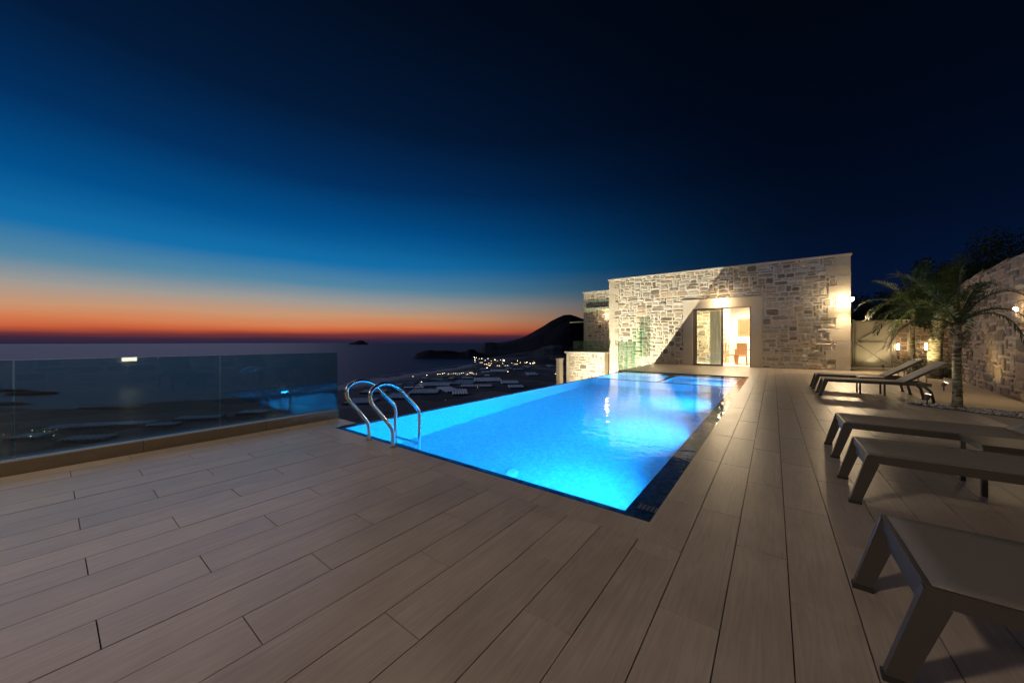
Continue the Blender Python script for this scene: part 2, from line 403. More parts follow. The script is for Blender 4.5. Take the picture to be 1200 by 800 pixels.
# ------------------------------------------------------------------ stone masonry
STONE_COLS = [(.50,.45,.37), (.43,.385,.31), (.54,.49,.41), (.38,.335,.27), (.46,.43,.39), (.31,.27,.22), (.48,.39,.30), (.23,.20,.17), (.48,.44,.39), (.44,.40,.34)]
def masonry(mb, W, H, fmap, cell=.085, holes=(), seed=1, topf=None, depth=.03, dark=.0, wmax=6, hmax=3, gap=.014, cols=STONE_COLS):
    """rubble stones on the rectangle W x H; fmap(u, v, d) gives the world point d in front of the wall"""
    rnd = random.Random(seed)
    nu = int(W / cell); nv = int(H / cell); cu = W / nu; cv = H / nv
    used = [[False] * nv for _ in range(nu)]
    for i in range(nu):
        for j in range(nv):
            u = (i + .5) * cu; v = (j + .5) * cv
            if topf and (j + 1) * cv > topf(u): used[i][j] = True
            for (a0, a1, b0, b1) in holes:
                if a0 < u < a1 and b0 < v < b1: used[i][j] = True
    for j in range(nv):
        for i in range(nu):
            if used[i][j]: continue
            w = rnd.choice([1, 2, 2, 3, 3, 4, 5, 6]) ; h = rnd.choice([1, 1, 2, 2, 2, 3])
            w = min(w, wmax); h = min(h, hmax)
            if h == 1 and w < 3: w += rnd.choice([0, 1, 2])
            ww = 0
            while ww < w and i + ww < nu and not used[i + ww][j]: ww += 1
            hh = 1
            while hh < h and j + hh < nv and all(not used[i + q][j + hh] for q in range(ww)): hh += 1
            for a in range(ww):
                for b_ in range(hh): used[i + a][j + b_] = True
            u0 = i * cu + gap * rnd.uniform(.5, 1.3); u1 = (i + ww) * cu - gap * rnd.uniform(.5, 1.3)
            v0 = j * cv + gap * rnd.uniform(.4, 1.1); v1 = (j + hh) * cv - gap * rnd.uniform(.4, 1.1)
            cx = (u0 + u1) / 2; cz = (v0 + v1) / 2; a = (u1 - u0) / 2; b = (v1 - v0) / 2
            n_ = 12; ex = rnd.uniform(.30, .52)
            sk = rnd.uniform(-.10, .10)
            ring = []
            for k in range(n_):
                t = 2 * PI * (k + .5) / n_
                c_, s_ = math.cos(t), math.sin(t)
                x = math.copysign(abs(c_) ** ex, c_); y = math.copysign(abs(s_) ** ex, s_)
                x *= rnd.uniform(.84, 1.05); y *= rnd.uniform(.76, 1.07)
                y += sk * x
                ring.append((x, y))
            t = depth * rnd.uniform(.4, 1.25)
            tx = rnd.uniform(-.35, .35) * t; ty = rnd.uniform(-.35, .35) * t
            vs = [fmap(cx + x * a, cz + y * b, -.012) for x, y in ring]
            bw = min(.022 / max(a, .01), .35); bh = min(.022 / max(b, .01), .4)
            vs += [fmap(cx + x * a * (1 - bw * .45), cz + y * b * (1 - bh * .45), t * .72 + (tx * x + ty * y) * .6) for x, y in ring]
            vs += [fmap(cx + x * a * (1 - bw * 1.6), cz + y * b * (1 - bh * 1.6), t * rnd.uniform(.92, 1.12) + tx * x + ty * y) for x, y in ring]
            vs += [fmap(cx + rnd.uniform(-.3, .3) * a, cz + rnd.uniform(-.3, .3) * b, t * rnd.uniform(1.0, 1.25))]
            fs = []
            for k in range(n_):
                k2 = (k + 1) % n_
                fs.append((k, k2, n_ + k2, n_ + k)); fs.append((n_ + k, n_ + k2, 2 * n_ + k2, 2 * n_ + k))
                fs.append((2 * n_ + k, 2 * n_ + k2, 3 * n_))
            c = rnd.choice(cols); q = rnd.uniform(.8, 1.15) * (1 - dark)
            mb.add(vs, fs, (c[0] * q, c[1] * q, c[2] * q))
MORTAR = (.64, .60, .52)
def mortar_sheet(mb, W, H, fmap, nu=1, nv=1, holes=(), topf=None, c=MORTAR):
    us = sorted(set([W * i / nu for i in range(nu + 1)] + [x for h in holes for x in h[:2] if 0 < x < W]))
    vs_ = sorted(set([H * j / nv for j in range(nv + 1)] + [x for h in holes for x in h[2:] if 0 < x < H]))
    for i in range(len(us) - 1):
        for j in range(len(vs_) - 1):
            u = (us[i] + us[i+1]) / 2; v = (vs_[j] + vs_[j+1]) / 2
            if any(a0 < u < a1 and b0 < v < b1 for a0, a1, b0, b1 in holes): continue
            t0 = vs_[j+1] if not topf else min(vs_[j+1], topf(us[i]))
            t1 = vs_[j+1] if not topf else min(vs_[j+1], topf(us[i+1]))
            if topf and max(t0, t1) <= vs_[j]: continue
            mb.add([fmap(us[i], vs_[j], 0), fmap(us[i+1], vs_[j], 0), fmap(us[i+1], t1, 0), fmap(us[i], t0, 0)], [(0, 1, 2, 3)], c)

# ================================================================== SETTING, FAR
# sea
m = MB(); 
ring = [0, 300, 800, 2000, 6000, 12000, 20500]
nseg = 96
for i in range(1, len(ring)):
    for k in range(nseg):
        a0 = 2*PI*k/nseg; a1 = 2*PI*(k+1)/nseg
        m.add([(ring[i-1]*math.cos(a0), ring[i-1]*math.sin(a0), -81), (ring[i]*math.cos(a0), ring[i]*math.sin(a0), -81),
               (ring[i]*math.cos(a1), ring[i]*math.sin(a1), -81), (ring[i-1]*math.cos(a1), ring[i-1]*math.sin(a1), -81)], [(0,1,2,3)])
tag(m.build('sea', M_sea), kind='structure')
# coastal plain
DZ = 33109.0
def G(px, py, z=-80):   # ground point of the plain, from its bearing and dip
    return P(px, DZ / (py - 400), z)
shore = [(-900, 520), (-400, 497), (-150, 482), (0, 478), (90, 479), (197, 470), (267, 467), (340, 461.5), (398, 457), (425, 452), (450, 447.5), (480, 442), (515, 436), (552, 430), (556, 426), (556, 422), (563, 418)]
pts = [G(*s) for s in shore]
poly = pts + [Vector((-1500, 1900, -80)), Vector((-1500, 4500, -80)), Vector((2500, 4500, -80)), Vector((2500, -3000, -80)), Vector((-500, -3000, -80))]
bm = bmesh.new(); vs = [bm.verts.new(v) for v in poly]; f = bm.faces.new(vs)
bmesh.ops.triangulate(bm, faces=[f]); me = bpy.data.meshes.new('coastal_plain'); bm.normal_update(); bm.to_mesh(me); bm.free()
me.materials.append(M_land); o = bpy.data.objects.new('coastal_plain', me); col.objects.link(o); tag(o, kind='structure')
# beach and surf strips along the shore
def strip(name, pxs, w0, w1, z, m_, seed=3):
    rnd = random.Random(seed); mb = MB(); P_ = []
    base = [Vector(G(*q)) for q in pxs]
    fine = []
    for a, b_ in zip(base[:-1], base[1:]):
        for k in range(8): fine.append(a.lerp(b_, k / 8))
    fine.append(base[-1])
    rows = []
    for i, q in enumerate(fine):
        t = (fine[min(i+1, len(fine)-1)] - fine[max(i-1, 0)]).normalized(); nrm = Vector((-t.y, t.x, 0))
        e = math.sin(PI * min(1, max(0.02, i / (len(fine)-1)))) ** .4
        j = rnd.uniform(.7, 1.3)
        rows.append((q + nrm * w0 * e * j, q + nrm * w1 * e * rnd.uniform(.8, 1.2)))
    for (a, b_), (c, d) in zip(rows[:-1], rows[1:]):
        mb.add([(a.x, a.y, z), (c.x, c.y, z), (d.x, d.y, z), (b_.x, b_.y, z)], [(0, 1, 2, 3)])
    return tag(mb.build(name, m_), kind='structure')
strip('beach', shore[8:15], 2, -26, -79.9, M_beach)
strip('surf', shore[7:15], 60, 2, -80.7, M_surf, 5)
strip('surf', [(440,441),(470,437),(510,432),(548,426)], 10, 3, -80.8, M_surf, 8)

# ridges: crest given by bearing and height, on a footprint with real depth
def ridge(name, crest, d, half, mat_, base=-81, nv=12, seed=2, rough=.12, dd=0):
    mb = MB(); pts = []
    n_ = 90; x0 = crest[0][0]; x1 = crest[-1][0]
    def top(px):
        for (a, ya), (b_, yb) in zip(crest[:-1], crest[1:]):
            if a <= px <= b_: return ya + (yb - ya) * (px - a) / (b_ - a)
        return crest[-1][1]
    grid = []
    for i in range(n_ + 1):
        px = x0 + (x1 - x0) * i / n_
        D = d + dd * i / n_
        zc = H_CAM + (400 - top(px)) / 408 * D
        row = []
        for j in range(-nv, nv + 1):
            v = j / nv
            hh = (zc - base) * max(0, 1 - abs(v)) ** 1.15
            q = P(px, D + v * half, 0)
            nz_ = noise.fractal(Vector((q.x, q.y, seed * 50)) / (half * .35), 1, 2, 5)
            hh *= 1 + rough * nz_ * (1 if j else .25)
            row.append((q.x, q.y, base + max(0, hh)))
        grid.append(row)
    w = 2 * nv + 1; vs = [v for r in grid for v in r]; fs = []
    for i in range(n_):
        for j in range(w - 1): fs.append((i*w+j, (i+1)*w+j, (i+1)*w+j+1, i*w+j+1))
    mb.add(vs, fs, None, False)
    return tag(mb.build(name, mat_), kind='structure')
ridge('mountain', [(561,418),(563,411),(568,401.5),(573,399.5),(580,402.5),(588,401),(597,399.5),(603,398.5),(613,395),(623,390),(632,384.5),(640,380.5),(647,375.5),(655,371.5),(665,367.5),(675,370),(685,374),(700,382),(730,390),(800,392),(900,384),(1000,370),(1100,352),(1250,330)], 2500, 560, M_mtn, rough=.10, dd=-700)
ridge('headland', [(484,418.5),(488,414),(496,411.5),(503,410),(512,411),(520,410.5),(530,411),(538,412.5),(545,412),(550,409),(556,409.5),(560,413),(575,415),(592,416)], 1750, 130, M_mtn, rough=.12, seed=5)
ridge('island', [(408,403.2),(410,401.8),(414,401.2),(417,400.2),(420,399),(424,398.8),(427,400),(430,401.6),(432,403.2)], 9000, 300, M_mtn, rough=.05, seed=7)
ridge('hill', [(560,421),(585,417),(605,413.5),(625,411),(638,406),(648,404),(658,404.5),(668,407),(690,409),(740,409)], 1500, 260, M_land, rough=.06, seed=9, base=-80.5)
# near hillside below and around the terrace
m = MB(); xs = [-420,-300,-220,-160,-137,-110,-80,-55,-38,-26,-18,-12,-9.5,-9.2,-5.6,-4.9,6,9,14,22,35,60,100,160,260,420]
ys = [-400,-250,-150,-90,-50,-30,-16,-8,0,4,8,12,16,20,24,30,40,60,90,140,220,340,500]
def hz(x, y):
    if x < -9.3:
        z = max(-80.3, -5.2 - (-9.3 - x) * .62)
    elif x < -4.8: z = -4.97
    elif x <= 6: z = -4.97 if y < 19 else -.1
    else: z = -.1 + (x - 6) * .22 if y > 17.5 or x > 8 else -.1
    if x > -4 and y > 24: z = max(z, -.1) - 0.0
    if x > -9.3 and x < 6 and (y > 40): z = -.1 - (y - 40) * .15 * (1 if x < 0 else .2)
    if y < -12 and x >= -9.3: z = max(z, -.1 + (-12 - y) * .2)
    if -80 < z: z += noise.noise(Vector((x * .07, y * .07, 3))) * (1.5 if x < -12 or x > 12 or y > 60 else 0)
    return z
vs = [(x, y, hz(x, y)) for x in xs for y in ys]; fs = []
w = len(ys)
for i in range(len(xs) - 1):
    for j in range(w - 1): fs.append((i*w+j, (i+1)*w+j, (i+1)*w+j+1, i*w+j+1))
m.add(vs, fs); tag(m.build('hillside', M_hill), kind='structure')

# greenhouses on the plain
def greenhouse_mesh(spans):
    mb = MB(); s = 1.0 / spans
    for k in range(spans):
        x0 = -.5 + k * s; x1 = x0 + s * .97; xm = (x0 + x1) / 2
        prof = [(x0, 0), (x0, .6), ((x0 + xm) / 2, .9), (xm, 1), ((x1 + xm) / 2, .9), (x1, .6), (x1, 0)]
        a = [(x, -.5, z) for x, z in prof]; b_ = [(x, .5, z) for x, z in prof]; n_ = len(prof)
        mb.add(a + b_, [(i, i + 1, n_ + i + 1, n_ + i) for i in range(n_ - 1)] + [tuple(reversed(range(n_))), tuple(range(n_, 2 * n_))])
    return mb
gh_protos = {}
def greenhouse(px0, px1, py0, py1, label, new=False, slant=0, spans=6):
    key = (spans, new)
    d0 = DZ / (py1 - 400); d1 = DZ / (py0 - 400)
    d = (d0 + d1) / 2; wdt = (px1 - px0) / 408 * d; dep = min(d1 - d0, 110)
    if key not in gh_protos:
        o = greenhouse_mesh(spans).build('greenhouse', M_plastic2 if new else M_plastic); gh_protos[key] = o
    else:
        o = gh_protos[key].copy(); col.objects.link(o)
    c = P((px0 + px1) / 2, d, -80.02)
    o.location = c; o.scale = (max(wdt, 8), max(min(dep, 70), 12), 2.6)
    o.rotation_euler = (0, 0, math.atan2(.6, .8) + slant)
    tag(o, label, 'greenhouse', 'greenhouses on the coastal plain')
ghl = [
 (556,588,443,448,'large blue-grey plastic greenhouse beyond the middle of the infinity edge',0,.15,10),
 (532,557,446,451,'blue-grey greenhouse just left of the largest one on the plain',0,-.1,8),
 (540,577,451.5,454,'long narrow greenhouse strip in front of the largest one',0,.05,12),
 (517,535,454,460,'bright greenhouse with pale new plastic, tilted, above the pool edge',1,.5,5),
 (530,548,457,463,'dim blue greenhouse right below the bright pale one',0,.2,6),
 (481,514,457,462,'wide dull greenhouse behind the pool ladder rails on their right',0,.1,10),
 (490,528,449,453,'wide dull greenhouse beneath the line of beach lights',0,.05,10),
 (587,608,447,450,'thin blue greenhouse strip right of the largest greenhouse',0,.1,8),
 (596,614,452,455,'dim thin greenhouse close above the pool edge at its middle',0,.1,6),
 (617,630,437,440,'small blue greenhouse left of the terrace corner pier',0,.1,4),
 (642,649,428,430,'tiny pale greenhouse below the hump of the hill',1,.1,3),
 (560,567,438,442,'small pale greenhouse behind the largest greenhouse',1,-.4,3),
 (575,596,433,437,'dim greenhouse below the village lights',0,.1,6),
 (455,478,462,468,'dull greenhouse seen between the two ladder rails',0,.1,6),
 (408,440,468,474,'dark greenhouse left of the pool ladder',0,.1,8),
 (425,452,458,461,'faint greenhouse strip left behind the ladder arches',0,.1,6),
 (60,82,499,505,'pale greenhouse near the left cluster of lights, through the fence',1,.3,4),
 (100,172,496,501,'very long low greenhouse strip through the middle fence panel',0,.25,14),
 (176,206,497,501,'short greenhouse strip at the right end of the very long one',0,.2,6),
 (211,256,489,493,'bright strip greenhouse left of the fence panel joint',1,.2,10),
 (283,312,482,486,'greenhouse strip right of the fence panel joint',1,.2,6),
 (20,50,510,516,'dim greenhouse at the far left behind the fence',0,.2,6),
 (80,125,512,518,'dim greenhouse low behind the fence near the kerb',0,.2,8),
 (225,262,506,512,'dull greenhouse low behind the fence joint',0,.2,8),
]
# more of them, smaller, filling the plain between the larger ones
rnd = random.Random(77); tries = 0; taken = [(g_[0], g_[1], g_[2], g_[3]) for g_ in ghl]; extra = 0
while extra < 34 and tries < 4000:
    tries += 1
    py = rnd.uniform(428, 466); px = rnd.uniform(455, 652)
    if py > 400 + (720 - px) * .24 + 4: continue
    if py < 440 - (px - 500) * .16 + 2: continue
    w_ = rnd.uniform(5, 15) * (py - 395) / 45; h_ = rnd.uniform(.9, 2.0) * (py - 400) / 45
    bx = (px, px + w_, py, py + h_)
    if any(bx[0] < t_[1] + 1 and bx[1] > t_[0] - 1 and bx[2] < t_[3] + .6 and bx[3] > t_[2] - .6 for t_ in taken): continue
    taken.append(bx); extra += 1
    ghl.append((*bx, 'small faint greenhouse scattered among the large ones on the plain', rnd.random() < .3, rnd.uniform(-.3, .4), rnd.choice([3, 4, 5, 6])))
for a in ghl: greenhouse(a[0], a[1], a[2], a[3], a[4], bool(a[5]), a[6], a[7])

# village: lit houses and street lamps
rnd = random.Random(11)
def house_proto():
    r_ = empty('village_house')
    m = MB(); m.box(-6, 6, -5, 5, 0, 6); m.build('wall', M_white, r_)
    m = MB(); m.add([(-6.4,-5.4,6.01),(6.4,-5.4,6.01),(6.4,5.4,6.01),(-6.4,5.4,6.01),(-6.4,0,8.2),(6.4,0,8.2)], [(0,3,2,1),(0,1,5,4),(2,3,4,5),(1,2,5),(3,0,4)]); m.build('roof', M_hill, r_)
    m = MB(); m.box(-4.6,-2.2,-5.12,-5.01,1.2,3.6); m.build('window', E_window, r_)
    m = MB(); m.box(1.8,4.6,-5.12,-5.01,.9,3.8); m.build('window', E_window, r_)
    return r_
def slamp_proto(m_):
    r_ = empty('street_lamp')
    m = MB(); m.tube([(0,0,0),(0,0,7)], [.18,.1], 6); m.build('post', M_galv, r_)
    m = MB(); bm = bmesh.new(); bmesh.ops.create_icosphere(bm, subdivisions=1, radius=.5); bm.verts.index_update()
    m.add([(v.co.x, v.co.y, v.co.z * .8 + 7.4) for v in bm.verts], [[v.index for v in f.verts] for f in bm.faces]); bm.free()
    m.build('globe', m_, r_)
    return r_
hp = house_proto(); lp = slamp_proto(E_village); lp2 = slamp_proto(E_village2)
used = {'h': False, 'l': False, 'm': False}
def hill_z(px, py): return -80
def put(kind, px, py, label, group, s=1.0):
    src = {'h': hp, 'l': lp, 'm': lp2}[kind]
    o = src if not used[kind] else copy_tree(src)
    used[kind] = True
    o.location = G(px, py); o.scale = (s, s, s); o.rotation_euler = (0, 0, math.atan2(.6, .8) + rnd.uniform(-.5, .5))
    tag(o, label, {'h': 'house', 'l': 'street lamp', 'm': 'street lamp'}[kind], group)
lab_v = 'warm street lamp in the bright village cluster below the mountain'
lab_w = 'cold white street lamp in the bright village cluster below the mountain'
for i in range(34):
    px = rnd.gauss(580, 15) ; py = 421.5 + abs(rnd.gauss(0, 4.0)) + (px - 570) * .08
    put('l' if rnd.random() < .75 else 'm', px, py, lab_v, 'lamps of the village below the mountain', rnd.uniform(.7, 1.5))
for i in range(14):
    put('l', rnd.uniform(614, 627), rnd.uniform(420, 429), 'street lamp in the small cluster right of the village centre', 'lamps right of the village', rnd.uniform(.6, 1.4))
for i in range(20):
    put('l', 512 + i * 2.4 + rnd.uniform(-.8, .8), 440.4 - i * .06 + rnd.uniform(-.5, .5), 'street lamp in the straight row behind the beach', 'lamps along the beach road', rnd.uniform(.35, .85))
for (px, py, s, lb) in [(651,442,1.1,'lone bright lamp just left of the terrace corner pier'), (595,438.5,.9,'lone lamp above the largest greenhouse'), (494,451,.8,'lone lamp at the left end of the beach road'),
                        (500,443,.9,'bright lamp where the beach road meets the surf'), (484,443,.6,'dim lamp at the shore behind the ladder'), (446,455,.7,'small lamp seen inside the ladder arch'), (560,456,.5,'small lamp low over the infinity edge'), (522,471,.35,'faint lamp close over the infinity edge near the ladder')]:
    put('l', px, py, lb, None, s)
for (px, py, s) in [(38,507,.42),(46,511,.3),(52,509,.45),(58,507,.3),(66,506,.3),(63,513,.35),(27,511,.3),(36,514,.4),(85,502,.3),(116,500,.35),(4,512,.35)]:
    put('l', px, py, 'street lamp of the hamlet seen through the left fence panel', 'lamps of the hamlet on the left', s * .8)
for i in range(9):
    put('h', rnd.uniform(560, 606), rnd.uniform(424, 430), 'small pitched-roof house with lit windows in the village', 'village houses below the mountain', 1.0)
for (px, py) in [(648,417.5),(654,417),(661,416)]:
    put('m', px, py + 1.5, 'white lamp high on the hump of the hill right of the village', 'lamps on the hill right of the village', 1.1)

# rocks off the left shore
def rock(px, py, w, dp, h, label, seed):
    rr_ = random.Random(seed); bm = bmesh.new(); bmesh.ops.create_icosphere(bm, subdivisions=3, radius=1)
    for v in bm.verts:
        k = 1 + .35 * noise.noise(v.co * 2.2 + Vector((seed, 0, 0)))
        v.co = Vector((v.co.x * w * k, v.co.y * dp * k, max(-.2, v.co.z) * h * k))
    me = bpy.data.meshes.new('rock'); bm.to_mesh(me); bm.free(); me.materials.append(M_mtn)
    o = bpy.data.objects.new('rock', me); col.objects.link(o); o.location = G(px, py, -81); o.rotation_euler = (0, 0, .64)
    tag(o, label, 'rock')
rock(36, 461, 40, 14, 4, 'long dark rock in the sea, right one behind the left fence panel', 2)
rock(8, 457.5, 34, 10, 3, 'dark rock in the sea at the far left, farthest out', 3)
rock(10, 473, 26, 8, 3, 'dark rock close to the left shore', 4)
rock(130, 478.5, 46, 5, 2.5, 'low dark strip along the shore behind the middle fence panel', 5)  # low near-black strip lying along the shoreline

# ================================================================== TERRACE
PX0, PX1, PY0, PY1 = -4.72, -.63, 2.30, 13.65       # pool outline
SW = .23; LEN = 1.11; GAP = .0045; X_ANCH = -.40
rnd = random.Random(4)
deck = MB()
DX1 = 2.59
def board(poly):
    c = rnd.random(); zz = rnd.uniform(-.0006, .0006)
    n_ = len(poly)
    top = [(x, y, zz) for x, y in poly]
    ctr = (sum(q[0] for q in poly) / n_, sum(q[1] for q in poly) / n_)
    low = [(x, y, -.014) for x, y in poly]
    ins = [(x + (ctr[0]-x)*0.0, y, -.0) for x, y in poly]
    deck.add(top + low, [tuple(range(n_))] + [(i, n_ + i, n_ + (i + 1) % n_, (i + 1) % n_) for i in range(n_)], (c, c, c))
def fill(x0, x1, y0, y1):
    k0 = math.floor((x0 - X_ANCH) / SW) - 1; k1 = math.ceil((x1 - X_ANCH) / SW) + 1
    for k in range(k0, k1):
        a = max(x0, X_ANCH + k * SW); b_ = min(x1, X_ANCH + (k + 1) * SW)
        if b_ - a < .02: continue
        xc = X_ANCH + (k + .5) * SW
        kk = round((-2.07 - xc) / SW)
        ph = (.12 + .37 * kk) % LEN
        j = math.floor((y0 - ph) / LEN)
        while ph + j * LEN < y1:
            c0 = max(y0, ph + j * LEN); c1 = min(y1, ph + (j + 1) * LEN); j += 1
            if c1 - c0 < .03: continue
            g = GAP / 2
            board([(a + g, c0 + g), (b_ - g, c0 + g), (b_ - g, c1 - g), (a + g, c1 - g)])
fill(-5.25, X_ANCH, -6, 2.07)
fill(-5.25, PX0 - .0, 2.07, 2.62)
fill(X_ANCH, DX1, -6, 18.8)
fill(-4.95, PX1, PY1, 18.8)
g = GAP / 2
x = PX0
while x < PX1:                       # border boards along the near end, mitred at the corner
    x2 = min(x + LEN, PX1)
    if x2 >= PX1 - .25:
        board([(x + g, 2.07 + g), (X_ANCH - g * 2, 2.07 + g), (PX1 - g, PY0), (x + g, PY0)]); break
    board([(x + g, 2.07 + g), (x2 - g, 2.07 + g), (x2 - g, PY0), (x + g, PY0)]); x = x2
first = True; y = 2.74
board([(PX1, PY0 + g), (X_ANCH - g, 2.07 + g * 3), (X_ANCH - g, y - g), (PX1, y - g)])
while y < 18.8:
    y2 = min(y + LEN, 18.8); board([(PX1, y + g), (X_ANCH - g, y + g), (X_ANCH - g, y2 - g), (PX1, y2 - g)]); y = y2
tag(deck.build('deck', M_deck), kind='structure')
m = MB()
for (a, b_, c, d) in [(-5.25, DX1, -6, PY0), (-5.25, PX0, PY0, 2.62), (PX1, DX1, PY0, 18.85), (-4.95, PX1, PY1, 18.85)]:
    m.box(a, b_, c, d, -.3, -.0135)
m.box(-5.25, -4.95, 2.62, 2.63, -4.9, -.05)
tag(m.build('deck_base', M_grout), kind='structure')
m = MB(); m.box(-5.5, DX1 - 0.01, -6, 2.3, -4.9, -.31); m.box(-4.95, DX1 - .01, 13.7, 18.8, -4.9, -.31); m.box(-.5, DX1 - .01, 2.3, 13.7, -4.9, -.31)
tag(m.build('terrace_foundation', M_plaster), kind='structure')
m = MB(); m.box(DX1, 6.5, -6, 25, -.3, -.002)
tag(m.build('path', M_path), kind='structure')
m = MB(); m.box(-9.6, -4.75, 2.7, 30, -4.95, -4.8); tag(m.build('lower_terrace', M_path), kind='structure')

# ------------------------------------------------------------------ pool
WZ = -.022
pool = empty('swimming_pool', (0, 0, 0), 0, 'long rectangular infinity pool glowing blue in the deck', 'swimming pool')
LX0, LX1, LY0 = PX0 + .06, PX1 - .20, PY0 + .13     # basin inside
DVY = 10.5; FZ = -1.43
def inner(mb, x0, x1, y0, y1, z0, z1):
    v = [(x0,y0,z0),(x1,y0,z0),(x1,y1,z0),(x0,y1,z0),(x0,y0,z1),(x1,y0,z1),(x1,y1,z1),(x0,y1,z1)]
    mb.add(v, [(0,1,2,3),(0,4,5,1),(1,5,6,2),(2,6,7,3),(3,7,4,0)])
m = MB(); inner(m, LX0 + .007, LX1 - .003, LY0 + .003, DVY - .003, FZ, -.052); m.build('basin', M_mosaic, pool)
m = MB(); inner(m, LX0 + .007, -2.743, DVY + .083, 12.847, -.62, -.052); inner(m, -2.617, LX1 - .003, DVY + .083, 12.847, -.62, -.052); m.build('spa_basin', M_mosaic, pool)
m = MB()   # shallow ledge round the basin, dark mosaic
m.box(PX0 + .0, PX1, PY0 + .001, LY0, -.5, -.050); m.box(LX1, PX1, LY0, PY1, -.5, -.0502)
m.box(LX0, LX1, 12.85, PY1, -.5, -.0504); m.box(-2.74, -2.62, DVY + .08, 12.85, -.6, -.0506)
m.build('overflow_ledge', M_ledge, pool)
m = MB(); m.box(LX0 - .0, LX1, DVY, DVY + .08, -1.43, WZ + .005); m.build('divider', M_ledge, pool)
m = MB(); m.box(PX0, LX0 - .004, LY0 - .05, PY1, -4.9, WZ + .002); m.box(LX0 - .0041, LX0 + .006, LY0 - .05, PY1, -.07, WZ + .0022); m.build('infinity_rim', M_ledge, pool)
m = MB()   # inner upstand under the deck edge
m.box(PX1 - .006, PX1 - .001, PY0, PY1, -.2, -.004); m.box(PX0, PX1, PY0 + .001, PY0 + .006, -.2, -.004); m.box(PX0, PX1, PY1 - .006, PY1 - .001, -.2, -.004)
m.build('waterline_tiles', M_ledge, pool)
m = MB()
m.add([(LX0, PY0 + .006, WZ), (PX1 - .006, PY0 + .006, WZ), (PX1 - .006, DVY - .001, WZ), (LX0, DVY - .001, WZ)], [(0,1,2,3)])
m.add([(LX0, DVY + .081, WZ), (PX1 - .006, DVY + .081, WZ), (PX1 - .006, PY1 - .006, WZ), (LX0, PY1 - .006, WZ)], [(0,1,2,3)])
m.add([(LX1, DVY - .001, WZ), (PX1 - .006, DVY - .001, WZ), (PX1 - .006, DVY + .081, WZ), (LX1, DVY + .081, WZ)], [(0,1,2,3)])
m.build('water', M_water, pool)
# lamps in the right wall, floor inlets
BLUE = (.006, .44, .98)
for i, y in enumerate((3.55, 6.1, 8.7)):
    m = MB(); m.tube([(LX1 - .001, y, -.72), (LX1 - .05, y, -.72)], [.15, .13], 20); m.build('underwater_lamp', M_white, pool)
    lamp('pool_light', 'AREA', (LX1 - .07, y, -.72), 150, BLUE, parent=pool, aim=(LX1 - 3, y, -.74), shape='DISK', size=.22, spread=R(150))
    lamp('pool_light_core', 'SPOT', (LX1 - .10, y, -.55), 110, (.05, .6, 1), r=.04, parent=pool, aim=(LX1 - .62, y + .05, -1.43), spot_size=R(52), spot_blend=1.0)
for (x, y, e) in ((-.95, 11.6, 90), (-2.84, 11.7, 100), (-4.4, 11.9, 40)):
    lamp('spa_light', 'AREA', (x, y, -.35), e, (.03, .5, 1.0), parent=pool, aim=(x - 2, y, -.42), shape='DISK', size=.15)
for y in (3.6, 6.36, 9.1):
    m = MB(); m.tube([(-2.7, y, FZ + .001), (-2.7, y, FZ + .02)], [.09, .08], 20); m.build('floor_inlet', M_white, pool)
m = MB()
for k in range(5): m.box(-.775 + k * .028, -.757 + k * .028, 2.52, 2.60, -.0495, -.045)
m.build('ledge_bars', M_galv, pool)  # row of small pale bars on the ledge

# ------------------------------------------------------------------ pool ladder
lad = empty('pool_ladder', (-3.55, 2.3, 0), 0, 'stainless steel pool ladder with two looped handrails at the near left pool corner', 'pool ladder')
def smooth(pts, it=3):
    for _ in range(it):
        q = [pts[0]]
        for a, b_ in zip(pts[:-1], pts[1:]):
            q.append(tuple(a[i] * .75 + b_[i] * .25 for i in range(len(a)))); q.append(tuple(a[i] * .25 + b_[i] * .75 for i in range(len(a))))
        q.append(pts[-1]); pts = q
    return pts
prof = [(2.258, -.01), (2.258, .17), (2.22, .24), (2.08, .42), (1.985, .53), (1.99, .655), (2.15, .715), (2.31, .66), (2.44, .52), (2.575, .385), (2.615, .32), (2.615, .15), (2.615, -1.0)]
for x in (-3.785, -3.315):
    m = MB(); m.tube([(x + 3.55, y - 2.3, z) for y, z in smooth(prof)], .0205, 14); r_ = m.build('handrail', M_steel, lad)
    m = MB(); m.tube([(x + 3.55, -.042, .0012), (x + 3.55, -.042, .012)], [.042, .034], 16); m.build('base_flange', M_steel, r_)
for z in (-.10, -.38, -.66, -.92):
    m = MB(); m.box(-.235, .235, .285, .345, z - .015, z + .012, bev=.004); m.build('tread', M_steel, lad)

# ------------------------------------------------------------------ glass fence on the left
fen = empty('glass_fence', (-5.35, 0, 0), 0, 'frameless glass fence on a travertine kerb along the left deck edge', 'fence')
m = MB(); y = -6.0
while y < 2.62:
    y2 = min(y + 1.1, 2.64); m.box(-.17, .10, y + .0015, y2 - .0015, -.3, .115, bev=.006); y = y2
m.build('kerb', M_travertine, fen)
edges = [-6.0, -4.47, -3.04, -1.61, -.18, 1.25, 2.67]
for a, b_ in zip(edges[:-1], edges[1:]):
    m = MB(); m.box(-.006, .006, a + .006, b_ - .006, .117, .985); pn = m.build('glass_panel', M_glass, fen)
    m = MB(); m.box(-.0055, .0055, a + .0035, a + .0055, .12, .984); m.box(-.0055, .0055, a + .007, b_ - .007, .9852, .9872); m.build('polished_edge', M_glass_edge, pn)

